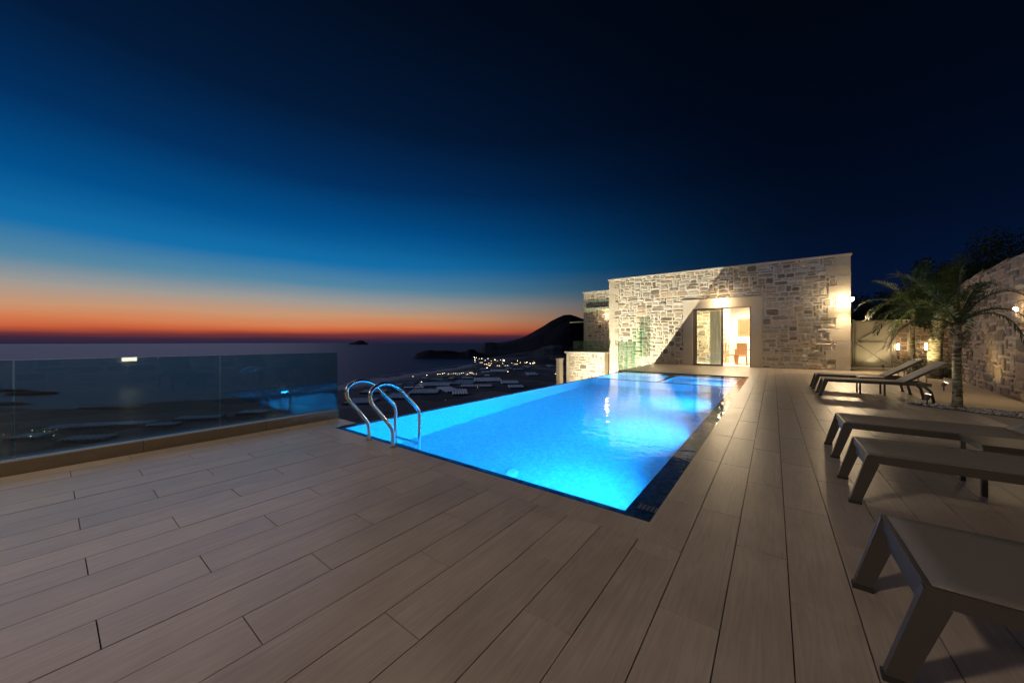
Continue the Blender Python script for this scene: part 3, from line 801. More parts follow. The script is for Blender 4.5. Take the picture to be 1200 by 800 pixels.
# ------------------------------------------------------------------ stone house
FY = 18.8; HX0, HX1, HT = -7.3, 2.4, 4.52
hs = empty('stone_house', (0, FY, 0), 0, 'single storey stone house with flat roof, end of the pool', 'house')
ZB = -4.8
fm = lambda u, v, d: (HX0 + u, -d, ZB + v)
W_ = HX1 - HX0; Hh = HT - ZB
dx0, dx1, dz1 = -3.12 - HX0, -.79 - HX0, 2.72 - ZB
sx0, sx1, sz1 = -3.55 - HX0, -.37 - HX0, 3.12 - ZB
qh = [(-1, .42, -1, 20), (W_ - .62, W_ + 1, -1, 20)]
m = MB(); masonry(m, W_, Hh, fm, .098, holes=[(sx0, sx1, -ZB - 0.0, sz1), (W_ - .36, W_ + 1, -ZB, 20), (-1, .34, -1, 20), (HX0 * 0 + 2.4, 20, -1, -ZB - .25)], seed=12, gap=.018, wmax=7)
mortar_sheet(m, W_, Hh, fm, holes=[(dx0, dx1, -ZB, dz1)])
m.build('front_wall', M_stone, hs)
m = MB()   # quoins, a little uneven
rnd = random.Random(9); z = 0
k = 0
while z < HT - .02:
    h = min(rnd.uniform(.36, .5), HT - z); w = (.66 if k % 2 else .40) * rnd.uniform(.92, 1.08)
    m.box(HX1 - w, HX1 + .02, -.038, .06, z + .004, z + h - .004, bev=.006)
    if k % 2 == 0 and w < .6: 0 and m.box(HX1 - .62, HX1 - w - .006, -.026, .05, z + .004, z + h * rnd.uniform(.4, .55), bev=.008)
    z += h; k += 1
m.build('quoins', M_quoin, hs); m = MB()
z = ZB; k = 0
while z < HT - .02:
    h = min(rnd.uniform(.34, .5), HT - z); w = (.55 if k % 2 else .34) * rnd.uniform(.92, 1.08)
    m.box(HX0 - .02, HX0 + w, -.038, .06, z + .004, z + h - .004, bev=.006); z += h; k += 1
m.build('quoins', M_quoin, hs)
m = MB()   # smooth surround of the door
m.box(-3.55, -3.12, -.028, .20, .0, 3.12, bev=.004); m.box(-.79, -.37, -.028, .20, .0, 3.12, bev=.004); m.box(-3.12, -.79, -.026, .20, 2.72, 3.12)
m.box(-3.62, -.30, -.085, .05, 3.12, 3.17, bev=.005)
m.build('door_surround', M_plaster, hs)
m = MB(); m.box(HX0 - .06, HX1 + .06, -.07, 4.6, HT + .002, HT + .075, bev=.01); m.build('roof_coping', M_cap, hs)
# side and rear shell
m = MB()
m.box(HX1 - .25, HX1, .062, 4.5, -.2, HT); m.box(HX0, HX0 + .25, .062, 4.5, ZB, HT); m.box(HX0 + .25, HX1 - .25, 4.3, 4.5, ZB, HT)
m.box(HX0 + .25, HX1 - .25, .205, 4.3, 4.2, 4.45)
m.build('shell_walls', M_plaster, hs)
m = MB(); masonry(m, 4.4, HT, lambda u, v, d: (HX1 + d, .05 + u, v), .083, seed=15); mortar_sheet(m, 4.4, HT, lambda u, v, d: (HX1 + d + .003, .05 + u, v)); m.build('side_wall', M_stone, hs)
# room
m = MB()
x0, x1, y0, y1 = -4.4, .6, .21, 4.1
m.add([(x0,y0,.002),(x1,y0,.002),(x1,y1,.002),(x0,y1,.002)], [(0,1,2,3)])
m.build('room_floor', M_white, hs)
m = MB()
m.add([(x0,y1,0),(x1,y1,0),(x1,y1,3),(x0,y1,3)], [(0,1,2,3)]); m.add([(x1,y0,0),(x1,y1,0),(x1,y1,3),(x1,y0,3)], [(0,1,2,3)])
m.add([(x0,y0,0),(x0,y1,0),(x0,y1,3),(x0,y0,3)], [(0,1,2,3)]); m.add([(x0,y0,3),(x1,y0,3),(x1,y1,3),(x0,y1,3)], [(0,1,2,3)])
m.add([(x0,y0,0),(-3.121,y0,0),(-3.121,y0,3),(x0,y0,3)], [(0,1,2,3)]); m.add([(-.789,y0,0),(x1,y0,0),(x1,y0,3),(-.789,y0,3)], [(0,1,2,3)])
m.build('room_walls', M_white, hs)
m = MB(); masonry(m, 2.0, 2.9, lambda u, v, d: (-3.85 + u, 3.0 - d, v), .1, seed=21); mortar_sheet(m, 2.0, 2.9, lambda u, v, d: (-3.85 + u, 3.0 - d, v))
m.build('inner_stone_wall', M_stone, hs)
m = MB(); pts_ = []
for i in range(60): pts_.append((-2.55 + i * .0085, 1.2 + .03 * math.sin(i * .9)))
vs = [(x, y, .03) for x, y in pts_] + [(x, y, 2.68) for x, y in pts_]
m.add(vs, [(i, i + 1, 61 + i, 60 + i) for i in range(59)], None, True); m.build('curtain', M_white, hs)
def door_leaf(name, x0, x1, yy):
    m = MB(); t = .055
    m.box(x0, x0 + t, yy, yy + .05, .012, 2.69, bev=.003); m.box(x1 - t, x1, yy, yy + .05, .012, 2.69, bev=.003)
    m.box(x0 + t, x1 - t, yy + .001, yy + .049, .012, .085); m.box(x0 + t, x1 - t, yy + .001, yy + .049, 2.62, 2.69)
    o = m.build(name, M_alu, hs)
    m = MB(); m.box(x0 + t, x1 - t, yy + .022, yy + .028, .085, 2.62); m.build('glass', M_glass_clear, o)
    m = MB(); m.box(x1 - .04, x1 - .02, yy - .03, yy - .002, .95, 1.25, bev=.004); m.build('handle', M_steel, o)
    return o
door_leaf('sliding_door', -3.07, -1.90, .06)
door_leaf('sliding_door', -3.02, -1.86, .125)
m = MB(); m.box(-3.119, -3.072, .04, .19, .001, 2.719); m.box(-.838, -.791, .04, .19, .001, 2.719); m.box(-3.07, -.84, .041, .189, 2.692, 2.718); m.box(-3.07, -.84, .041, .189, .001, .011)
m.build('door_frame', M_alu, hs)
lamp('room_light', 'AREA', (-1.4, 2.2, 2.9), 330, (1, .80, .52), parent=hs, aim=(-1.4, 2.2, 0), shape='RECTANGLE', size=1.6, size_y=1.2)
lamp('room_light', 'POINT', (-3.3, 1.6, 2.5), 90, (1, .72, .42), r=.1, parent=hs)

def chair(loc, rz, label):
    r_ = empty('dining_chair', loc, rz, label, 'chair', 'dining chairs behind the open door')
    m = MB(); m.box(-.22, .22, -.22, .22, .43, .49, bev=.015); m.build('seat', M_seatfab, r_)
    m = MB(); m.box(-.22, .22, .19, .24, .50, 1.08, bev=.015); m.build('backrest', M_seatfab, r_)
    for sx in (-.18, .18):
        for sy in (-.18, .20):
            m = MB(); m.bar((sx * .9, sy * .9, .43), (sx * 1.15, sy * 1.2, 0), .045, .045, (0, 1, 0)); m.build('leg', M_wood, r_)
chair((-1.22, FY + 1.75, .003), PI, 'tan dining chair with its broad back to the open door')
chair((-1.75, FY + 2.15, .003), PI / 2 + .1, 'tan dining chair seen side on at the left end of the table')
tb = empty('dining_table', (-1.1, FY + 2.35, .003), 0, 'pale dining table behind the chairs in the lit room', 'table')
m = MB(); m.box(-.5, .8, -.35, .45, .72, .76, bev=.006); m.build('tabletop', M_wood, tb)
for sx in (-.42, .72):
    for sy in (-.28, .38):
        m = MB(); m.box(sx - .03, sx + .03, sy - .03, sy + .03, 0, .719); m.build('leg', M_wood, tb)
mi_ = empty('wall_mirror', (-1.27, FY + 4.06, 1.93), 0, 'square wood-framed mirror on the white wall of the lit room', 'mirror')
m = MB(); m.box(-.28,-.2,-.03,.03,-.45,.45); m.box(.2,.28,-.03,.03,-.45,.45); m.box(-.2,.2,-.03,.03,.37,.45); m.box(-.2,.2,-.03,.03,-.45,-.37); m.build('frame', M_wood, mi_)
m = MB(); m.box(-.2,.2,-.005,.02,-.37,.37); m.build('glass', simple('mirror_face', (.30,.22,.13), .2, metal=.3, bump=0), mi_)

# sconces on the house
def sconce(loc, face, label, e, c=(1, .74, .42), group=None, glow=E_lamp, s=1.0, down=0):
    """face: unit direction out of the wall"""
    r_ = empty('wall_lamp', loc, math.atan2(face[1], face[0]), label, 'wall lamp', group)
    m = MB(); m.box(.0, .02 * s, -.05 * s, .05 * s, -.07 * s, .07 * s, bev=.003); m.build('back_plate', M_alu, r_)
    m = MB(); n_ = 16
    m.tube([(.075 * s, 0, -.075 * s), (.08 * s, 0, -.05 * s), (.085 * s, 0, 0), (.08 * s, 0, .05 * s), (.075 * s, 0, .075 * s)], [.035 * s, .052 * s, .06 * s, .052 * s, .035 * s], n_)
    m.build('globe', glow, r_)
    l_ = lamp('lamp_light', 'POINT', (.26 * s, 0, 0), e, c, r=.06, parent=r_)
    if down:
        dl = lamp('lamp_downlight', 'SPOT', (.13 * s, 0, -.14 * s), down, c, r=.04, parent=r_, spot_size=R(120), spot_blend=.9)
        dl.rotation_euler = Vector((.55, 0, -1)).to_track_quat('-Z', 'Y').to_euler()
    return r_
sconce((-1.94, FY - .03, 2.93), (0, -1), 'glowing wall lamp above the sliding door', 40, s=1.5, down=260)
sconce((2.2, FY - .04, 2.72), (0, -1), 'glowing wall lamp on the right corner of the stone house', 42, s=1.3, down=420)
sc_side = sconce((HX1 + .05, FY + .55, 2.85), (1, 0), 'wall lamp on the gate side of the stone house', 20, s=1.0)

# ------------------------------------------------------------------ left wing of the house
wg = empty('lower_wing', (-9.6, 20.4, 0), 0, 'smaller stone wing with balcony, left behind the house', 'house')
m = MB(); fw = lambda u, v, d: (u, -d, -4.8 + v)
masonry(m, 3.6, 9.0, fw, .09, holes=[(-1, .25, -1, 10)], seed=31); mortar_sheet(m, 3.6, 9.0, fw); m.build('wall', M_stone, wg)
m = MB(); m.box(-.0, .25, -.03, .05, -4.8, 4.2, bev=.006); m.box(0, .2, .051, 3, -4.8, 4.2); m.build('corner_strip', M_plaster, wg)
m = MB(); m.box(-.06, 3.6, -.07, 3.2, 4.202, 4.27, bev=.008); m.build('roof_coping', M_cap, wg)
m = MB(); m.box(.22, 3.6, -.35, -.0335, 3.1, 3.22, bev=.006); m.build('canopy', M_white, wg)
m = MB(); m.box(-.95, -.0, -.1, .0, 2.35, 2.42, bev=.006); m.build('awning_arm', M_white, wg)
bw = empty('balcony_block', (-9.66, 18.2, 0), 0, 'low stone block carrying the glass balcony, below the wing', 'balcony')
m = MB(); fb = lambda u, v, d: (u, -d, -4.8 + v)
masonry(m, 2.3, 5.28, fb, .09, holes=[(-1, .2, -1, 10)], seed=33); mortar_sheet(m, 2.3, 5.28, fb)
m.build('wall', M_stone, bw)
m = MB(); m.box(0, 2.3, .01, 2.1, -4.8, .47); m.box(0, .2, -.03, .009, -4.8, .47, bev=.005); m.build('core', M_plaster, bw)
m = MB(); m.box(-.08, 2.34, -.1, 2.1, .481, .56, bev=.008); m.build('balcony_slab', M_cap, bw)
m = MB(); m.box(.45, 2.3, -.04, -.028, .57, 1.18); m.build('glass_panel', M_glass_green, bw)
m = MB(); m.box(.44, .452, -.04, 1.9, .57, 1.18); m.build('glass_panel', M_glass_green, bw)
pr = empty('stone_pier', (-9.95, 17.9, 0), 0, 'narrow pale pier at the left foot of the balcony block', 'pier')
m = MB(); m.box(-.12, .12, -.2, .2, -4.8, .12, bev=.01); m.build('shaft', M_plaster, pr)
m = MB(); m.box(-.16, .16, -.24, .24, .122, .17, bev=.008); m.build('cap', M_cap, pr)

sconce((-8.0, 20.34, 2.75), (0, -1), 'small lamp added under the canopy to brighten the left wing', 20, c=(1, .66, .36), glow=E_small, s=.5)  # sconce added to warm and brighten the wing wall
# glass screens beside the far pool corner
gs = empty('glass_screen', (-4.95, 13.7, 0), 0, 'green tinted glass screen running from the far left pool corner to the house', 'glass screen')
for (a, b_) in ((.02, 1.0), (1.012, 2.15)):
    m = MB(); m.box(-.012, .012, a, b_, -.25, 1.15); pn = m.build('glass_panel', M_glass_green, gs)
    m = MB(); m.box(-.0125, .0125, a - .006, a - .001, -.25, 1.15); m.build('glass_edge', M_glass_edge, pn)
gs2 = empty('glass_screen', (-5.83, 18.3, 0), 0, 'taller narrow glass screen standing before the shadow line on the facade', 'glass screen')
m = MB(); m.box(.0, .43, -.008, .008, -.05, 1.8); pn = m.build('glass_panel', M_glass_green, gs2)
m = MB(); m.box(.431, .44, -.01, .01, -.05, 1.8); m.box(-.01, -.001, -.01, .01, -.05, 1.8); m.build('glass_edge', M_glass_edge, pn)

# floodlight on the lower terrace
fl_ = empty('floodlight', (-8.05, 13.2, -4.8), 0, 'floodlight on the lower terrace shining up at the facade', 'floodlight')
m = MB(); m.tube([(0,0,0),(0,0,.12)], [.03,.02], 10); m.build('stake', M_alu, fl_)
m = MB(); m.box(-.1,.1,-.04,.04,.12,.28, bev=.01); m.build('housing', M_alu, fl_)
lamp('flood', 'SPOT', (0, .08, .24), 10000, (1, .88, .62), r=.03, parent=fl_, spot_size=R(98), spot_blend=1.0).rotation_euler = (Vector((4.4, 5.6, 6.2))).to_track_quat('-Z', 'Y').to_euler()
fl2 = empty('floodlight', (-9.55, 17.1, -2.0), 0, 'small wall spotlight at the foot of the balcony block', 'floodlight')
m = MB(); m.tube([(0,0,-2.8),(0,0,.0)], [.03,.02], 10); m.build('stake', M_alu, fl2)
m = MB(); m.box(-.06,.06,-.04,.04,.0,.1, bev=.01); m.build('housing', M_alu, fl2)
lamp('flood', 'POINT', (.1, .3, 1.3), 3, (1, .8, .5), r=.03, parent=fl2)

# ------------------------------------------------------------------ walls on the right
wall_pts = [(3.55, -6.0), (3.6, 4.0), (3.62, 8.5), (3.78, 11.0), (4.05, 13.6), (4.35, 15.6), (4.62, 17.2)]
def polyline_map(pts):
    seg = []; s = 0
    for a, b_ in zip(pts[:-1], pts[1:]):
        L_ = math.hypot(b_[0]-a[0], b_[1]-a[1]); seg.append((s, s + L_, a, b_)); s += L_
    def f(u, v, d, z0=0):
        for s0, s1, a, b_ in seg:
            if u <= s1 or (s0, s1, a, b_) == seg[-1]:
                t = (u - s0) / (s1 - s0); x = a[0] + (b_[0]-a[0]) * t; y = a[1] + (b_[1]-a[1]) * t
                nx, ny = -(b_[1]-a[1]) / (s1-s0), (b_[0]-a[0]) / (s1-s0)
                return (x + nx * d, y + ny * d, v + z0)
    return f, s
f_r, L_r = polyline_map(wall_pts)
rw = empty('retaining_wall', (0, 0, 0), 0, 'tall curving rubble stone wall on the right behind the palm', 'wall')
warmc = [(.31,.225,.15), (.26,.19,.13), (.34,.25,.175), (.20,.15,.11), (.28,.23,.18), (.16,.125,.095)]
m = MB(); masonry(m, L_r, 2.78, f_r, .10, seed=41, depth=.03, cols=warmc, gap=.018); mortar_sheet(m, L_r, 2.78, f_r, nu=40, c=(.36,.285,.21))
f_b = lambda u, v, d: f_r(u, v, d - .45)
for i in range(40):
    u0 = L_r * i / 40; u1 = L_r * (i + 1) / 40
    m.add([f_b(u0,0,0), f_b(u0,2.78,0), f_b(u1,2.78,0), f_b(u1,0,0)], [(0,1,2,3)], (.3,.25,.2))
m.add([f_r(L_r,0,0), f_b(L_r,0,0), f_b(L_r,2.78,0), f_r(L_r,2.78,0)], [(0,1,2,3)], (.3,.25,.2))
m.build('stonework', M_stone, rw)
m = MB()
u = 0
rnd = random.Random(3)
while u < L_r:
    u1 = min(L_r, u + rnd.uniform(.35, .7)); h = rnd.uniform(.04, .09)
    vs = []
    for (uu, dd, zz) in ((u+.006,.02,2.782),(u1-.006,.02,2.782),(u1-.006,-.47,2.782),(u+.006,-.47,2.782)): vs.append(f_r(uu, zz, dd))
    for (uu, dd) in ((u+.02,.01),(u1-.02,.0),(u1-.02,-.45),(u+.02,-.44)): vs.append(f_r(uu, 2.782 + h * rnd.uniform(.8, 1.1), dd))
    c = rnd.choice(warmc); m.add(vs, [(0,3,2,1),(4,5,6,7),(0,1,5,4),(1,2,6,5),(2,3,7,6),(3,0,4,7)], c); u = u1
m.build('cap_stones', M_stone, rw)
# lower boundary wall by the gate
bw_pts = [(4.62, 17.2), (4.95, 18.6), (4.9, 20.2), (4.45, 21.1), (4.0, 21.15)]
f_2, L_2 = polyline_map(bw_pts)
b2 = empty('boundary_wall', (0, 0, 0), 0, 'lower curved stone wall between the gate and the palms', 'wall')
m = MB(); masonry(m, L_2, 2.0, f_2, .10, seed=43, depth=.035, cols=warmc); mortar_sheet(m, L_2, 2.0, f_2, nu=24, c=(.46,.37,.27)); 
for i in range(24):
    u0 = L_2 * i / 24; u1 = L_2 * (i + 1) / 24
    m.add([f_2(u0,0,-.3), f_2(u0,2,-.3), f_2(u1,2,-.3), f_2(u1,0,-.3)], [(0,1,2,3)], (.3,.25,.2))
m.build('stonework', M_stone, b2)
m = MB()
for i in range(24):
    u0 = L_2 * i / 24; u1 = L_2 * (i + 1) / 24
    A = [f_2(u0,2.003,.03), f_2(u1,2.003,.03), f_2(u1,2.003,-.33), f_2(u0,2.003,-.33)]; B = [(x,y,z+.05) for x,y,z in A]
    m.add(A + B, [(0,3,2,1),(4,5,6,7),(0,1,5,4),(1,2,6,5),(2,3,7,6),(3,0,4,7)])
m.build('coping', M_cap, b2)
# gate
gt = empty('metal_gate', (2.87, 21.1, 0), 0, 'metal gate with frosted sheet and diagonal braces, right of the house', 'gate')
m = MB(); t = .05; w = 1.1; zt = 2.05
for (a, b_) in (((0,0,.06),(0,0,zt)), ((w,0,.06),(w,0,zt))): m.bar(a, b_, t, t, (0,1,0))
for z in (.085, 1.12, zt - .025): m.bar((t/2,0,z), (w-t/2,0,z), t*.95, t*.95)
m.bar((t/2,.001,1.15), (w-t/2,.001,zt-.05), .035, .035); m.bar((t/2,.001,1.09), (w-t/2,.001,.11), .035, .035)
m.bar((t/2,-.002,.11), (w-t/2,-.002,1.09), .02, .02)
m.build('leaf_frame', M_galv, gt)
m = MB(); m.box(t/2, w-t/2, .03, .04, .11, zt-.05); m.build('sheet', M_gatesheet, gt)
m = MB(); m.box(-.10,-.04,-.04,.04,0,zt+.05, bev=.004); m.box(w+.035,w+.095,-.04,.04,0,zt+.02, bev=.004); m.build('gate_posts', M_galv, gt)
m = MB(); m.box(-.46,-.11,.0,.012,.12,1.95); m.build('side_panel', M_gatesheet, gt)
m = MB(); m.box(.02,.06,-.07,-.03,1.0,1.15, bev=.005); m.build('handle', M_steel, gt)
st = MB(); st.box(2.45, 4.15, 20.4, 21.0, -.05, .06, bev=.01); tag(st.build('step', M_white), 'low pale step at the foot of the metal gate', 'step')

def marker(loc, rz, label, e=6):
    r_ = empty('marker_light', loc, rz, label, 'wall light', 'slim upright wall lights by the gate')
    m = MB(); m.box(-.05,.05,0,.02,-.15,.15, bev=.003); m.build('back_plate', M_alu, r_)
    m = MB(); m.box(-.035,.035,-.03,-.001,-.13,.13, bev=.004); m.build('diffuser', E_small, r_)
    lamp('lamp_light', 'POINT', (0, -.15, 0), e, (1, .75, .4), r=.04, parent=r_)
marker((4.12, 21.02, .93), 0, 'slim upright wall light right beside the gate')
marker((4.74, 20.35, .95), R(-62), 'slim upright wall light between the gate and the lit palm')
sconce((3.73, 11.05, 1.76), (-1, 0), 'wall lamp on the tall stone wall at the right edge', 7, s=.5, down=35)
for (y, e) in ((5.0, 3), (-.8, 3), (-4.5, 4)):  # out-of-view sconces added as warm fill for the deck
    sconce((3.52, y, 2.0), (-1, 0), {5.0: 'added fill lamp on the tall wall behind the middle loungers', -.8: 'added fill lamp on the tall wall right of the viewpoint', -4.5: 'added fill lamp on the tall wall behind the viewpoint'}[y], e, s=1.2)
lw = empty('step_light', (3.53, 1.35, .66), PI, 'low rectangular light in the tall wall beside the near loungers', 'wall light')
m = MB(); m.box(0,.02,-.14,.14,-.05,.05); m.build('diffuser', emit('step_glow', (1,.8,.55), 14), lw)
# added warm fill light for the near deck, shaped as an unseen lamp standard
ls = empty('fill_lamp_post', (-4.2, -4.6, 0), 0, 'tall unseen lamp post added as fill light behind the viewpoint', 'lamp post')
m = MB(); m.tube([(0,0,0),(0,0,4.2)], [.05,.035], 12); m.build('post', M_alu, ls)
m = MB(); m.tube([(0,0,4.2),(0,0,4.25),(0,0,4.4),(0,0,4.5)], [.06,.16,.16,.08], 16); m.build('globe', E_lamp, ls)
lamp('lamp_light', 'POINT', (0, 0, 4.7), 1180, (1, .80, .60), r=.25, parent=ls)

# ------------------------------------------------------------------ loungers
def lounger(loc, rz, label, up=R(36)):
    r_ = empty('sun_lounger', loc, rz, label, 'sun lounger', 'sun loungers in the row along the pool')
    return build_lounger(r_, up)
HT_L = .365; WL = .60; LL = 1.88; HG = 1.22
def build_lounger(r_, up):
    # local x runs from foot end to head end, y across
    m = MB(); w = WL; t = .045; rd = .055; zc = HT_L - rd / 2 - .004
    x0 = .085
    for s in (-1, 1): m.bar((x0, s * (w/2 - t/2), zc), (LL - .30, s * (w/2 - t/2), zc), t * .8, rd)
    m.bar((x0 + .012, -(w/2 - t), zc), (x0 + .012, (w/2 - t), zc), .024, rd)
    m.bar((x0 + .022, -(w/2 - t), zc - .075), (x0 + .022, (w/2 - t), zc - .075), .016, .05)
    m.bar((HG + .02, -(w/2 - t), zc - .01), (HG + .02, (w/2 - t), zc - .01), .03, .03)
    m.bar((LL - .32, -(w/2 - t), zc), (LL - .32, (w/2 - t), zc), .03, rd * .8)
    m.build('frame', M_frame, r_)
    # sling, slightly sagging, edges wrapped over the rails
    m = MB(); nx, ny = 14, 8; vs = []
    for i in range(nx + 1):
        for j in range(ny + 1):
            u = i / nx; v = j / ny
            sag = -.012 * math.sin(PI * v) * (math.sin(PI * min(1, u * 1.0)) ** .5 if 0 < u < 1 else 0)
            vs.append((x0 + .016 + u * (HG - x0 - .02), -(w/2 - .012) + v * (w - .024), HT_L + sag))
    n1 = len(vs); vs += [(x, y, z - .004) for x, y, z in vs]
    fs = []
    for i in range(nx):
        for j in range(ny):
            a = i*(ny+1)+j; fs.append((a, a+ny+1, a+ny+2, a+1)); fs.append((n1+a, n1+a+1, n1+a+ny+2, n1+a+ny+1))
    for i in range(nx):
        a = i*(ny+1); fs.append((a, n1+a, n1+a+ny+1, a+ny+1)); a += ny; fs.append((a, a+ny+1, n1+a+ny+1, n1+a))
    for j in range(ny): fs.append((j, j+1, n1+j+1, n1+j)); a = nx*(ny+1)+j; fs.append((a, n1+a, n1+a+1, a+1))
    m.add(vs, fs, None, True); m.build('sling', M_sling, r_)
    # legs splay outwards, with rubber feet
    for s in (-1, 1):
        m = MB(); y = s * (w/2 - .022)
        m.add([(x0 - .004, y-.016, HT_L-.012), (x0 + .058, y-.016, HT_L-.064), (.052, y-.016, .018), (-.008, y-.016, .018),
               (x0 - .004, y+.016, HT_L-.012), (x0 + .058, y+.016, HT_L-.064), (.052, y+.016, .018), (-.008, y+.016, .018)],
              [(0,1,2,3),(7,6,5,4),(0,4,5,1),(1,5,6,2),(2,6,7,3),(3,7,4,0)])
        lg = m.build('leg', M_frame, r_)
        m = MB(); m.box(-.013, .057, y - .020, y + .020, 0, .022, bev=.003); m.build('foot_cap', M_cap_rubber, lg)
    for s in (-1, 1):
        m = MB(); y = s * (w/2 - .022); xa = LL - .36
        m.tube([(xa - .10, y, HT_L - .04), (xa - .02, y, HT_L - .07), (xa + .05, y, HT_L - .15), (xa + .09, y, .018)], [.022,.024,.024,.022], 8)
        lg = m.build('leg', M_frame, r_)
        m = MB(); m.box(xa + .063, xa + .117, y - .024, y + .024, 0, .02, bev=.003); m.build('foot_cap', M_cap_rubber, lg)
    # backrest
    bl_ = .70; c, s_ = math.cos(up), math.sin(up)
    def B(u, y, off=0): return (HG + u * c - off * s_, y, HT_L - .012 + u * s_ + off * c)
    m = MB()
    for s in (-1, 1): m.bar(B(0, s*(w/2 - .03), -.014), B(bl_, s*(w/2 - .03), -.014), .032, .028, (-s_, 0, c))
    m.bar(B(bl_ - .015, -(w/2-.045), -.014), B(bl_ - .015, (w/2-.045), -.014), .03, .026, (-s_, 0, c))
    bk = m.build('backrest', M_frame, r_)
    m = MB(); vs = []
    for i in range(9):
        for j in range(7):
            u = i / 8 * bl_; v = j / 6; vs.append(B(u, -(w/2-.016) + v*(w-.032), .004 - .008 * math.sin(PI * v)))
    n1 = len(vs); vs += [(x + .004*s_, y, z - .004*c) for x, y, z in vs]; fs = []
    for i in range(8):
        for j in range(6): a = i*7+j; fs.append((a, a+7, a+8, a+1)); fs.append((n1+a, n1+a+1, n1+a+8, n1+a+7))
    for i in range(8): a = i*7; fs.append((a, n1+a, n1+a+7, a+7)); a += 6; fs.append((a, a+7, n1+a+7, n1+a))
    for j in range(6): fs.append((j, j+1, n1+j+1, n1+j)); a = 56+j; fs.append((a, n1+a, n1+a+1, a+1))
    m.add(vs, fs, None, True); m.build('backrest_sling', M_sling, bk)
    m = MB()
    for s in (-1, 1): m.bar(B(.36, s*(w/2-.07), -.03), (LL - .42 + .12 * (s_), s*(w/2-.07), HT_L - .05), .012, .018)
    m.build('support_strut', M_steel, bk)
    return r_
L1 = lounger((.31, 2.00, 0), 0, 'nearest sun lounger, its foot end in the bottom right corner of the photo')
def another(loc, rz, label):
    o = copy_tree(L1); o.location = loc; o.rotation_euler = (0, 0, rz); o['label'] = label; return o
another((.445, 3.735, 0), 0, 'second nearest sun lounger, next to the side table')
another((.47, 4.96, 0), 0, 'third nearest sun lounger, beyond the low side table')
another((.78, 10.15, 0), 0, 'sun lounger with raised back nearer the palm trunk')
another((.76, 11.45, 0), 0, 'farthest sun lounger with raised back, beside the house end')

def side_table(loc, label):
    r_ = empty('side_table', loc, 0, label, 'side table', 'low side tables between loungers')
    m = MB(); m.box(-.2, .2, -.2, .2, .365, .385, bev=.004); m.build('tabletop', M_frame, r_)
    m = MB(); m.box(-.19,.19,-.19,-.172,.33,.364); m.box(-.19,.19,.172,.19,.33,.364); m.box(-.19,-.172,-.171,.171,.33,.364); m.box(.172,.19,-.171,.171,.33,.364); m.build('apron', M_frame, r_)
    for sx in (-.185, .185):
        for sy in (-.185, .185):
            m = MB(); m.box(sx-.014, sx+.014, sy-.014, sy+.014, 0, .329); m.build('leg', M_frame, r_)
    return r_
t1 = side_table((1.44, 4.36, 0), 'low dark side table between the second and third nearest loungers')
t2 = copy_tree(t1); t2.location = (1.70, 10.80, 0); t2['label'] = 'low dark side table between the two loungers with raised backs'

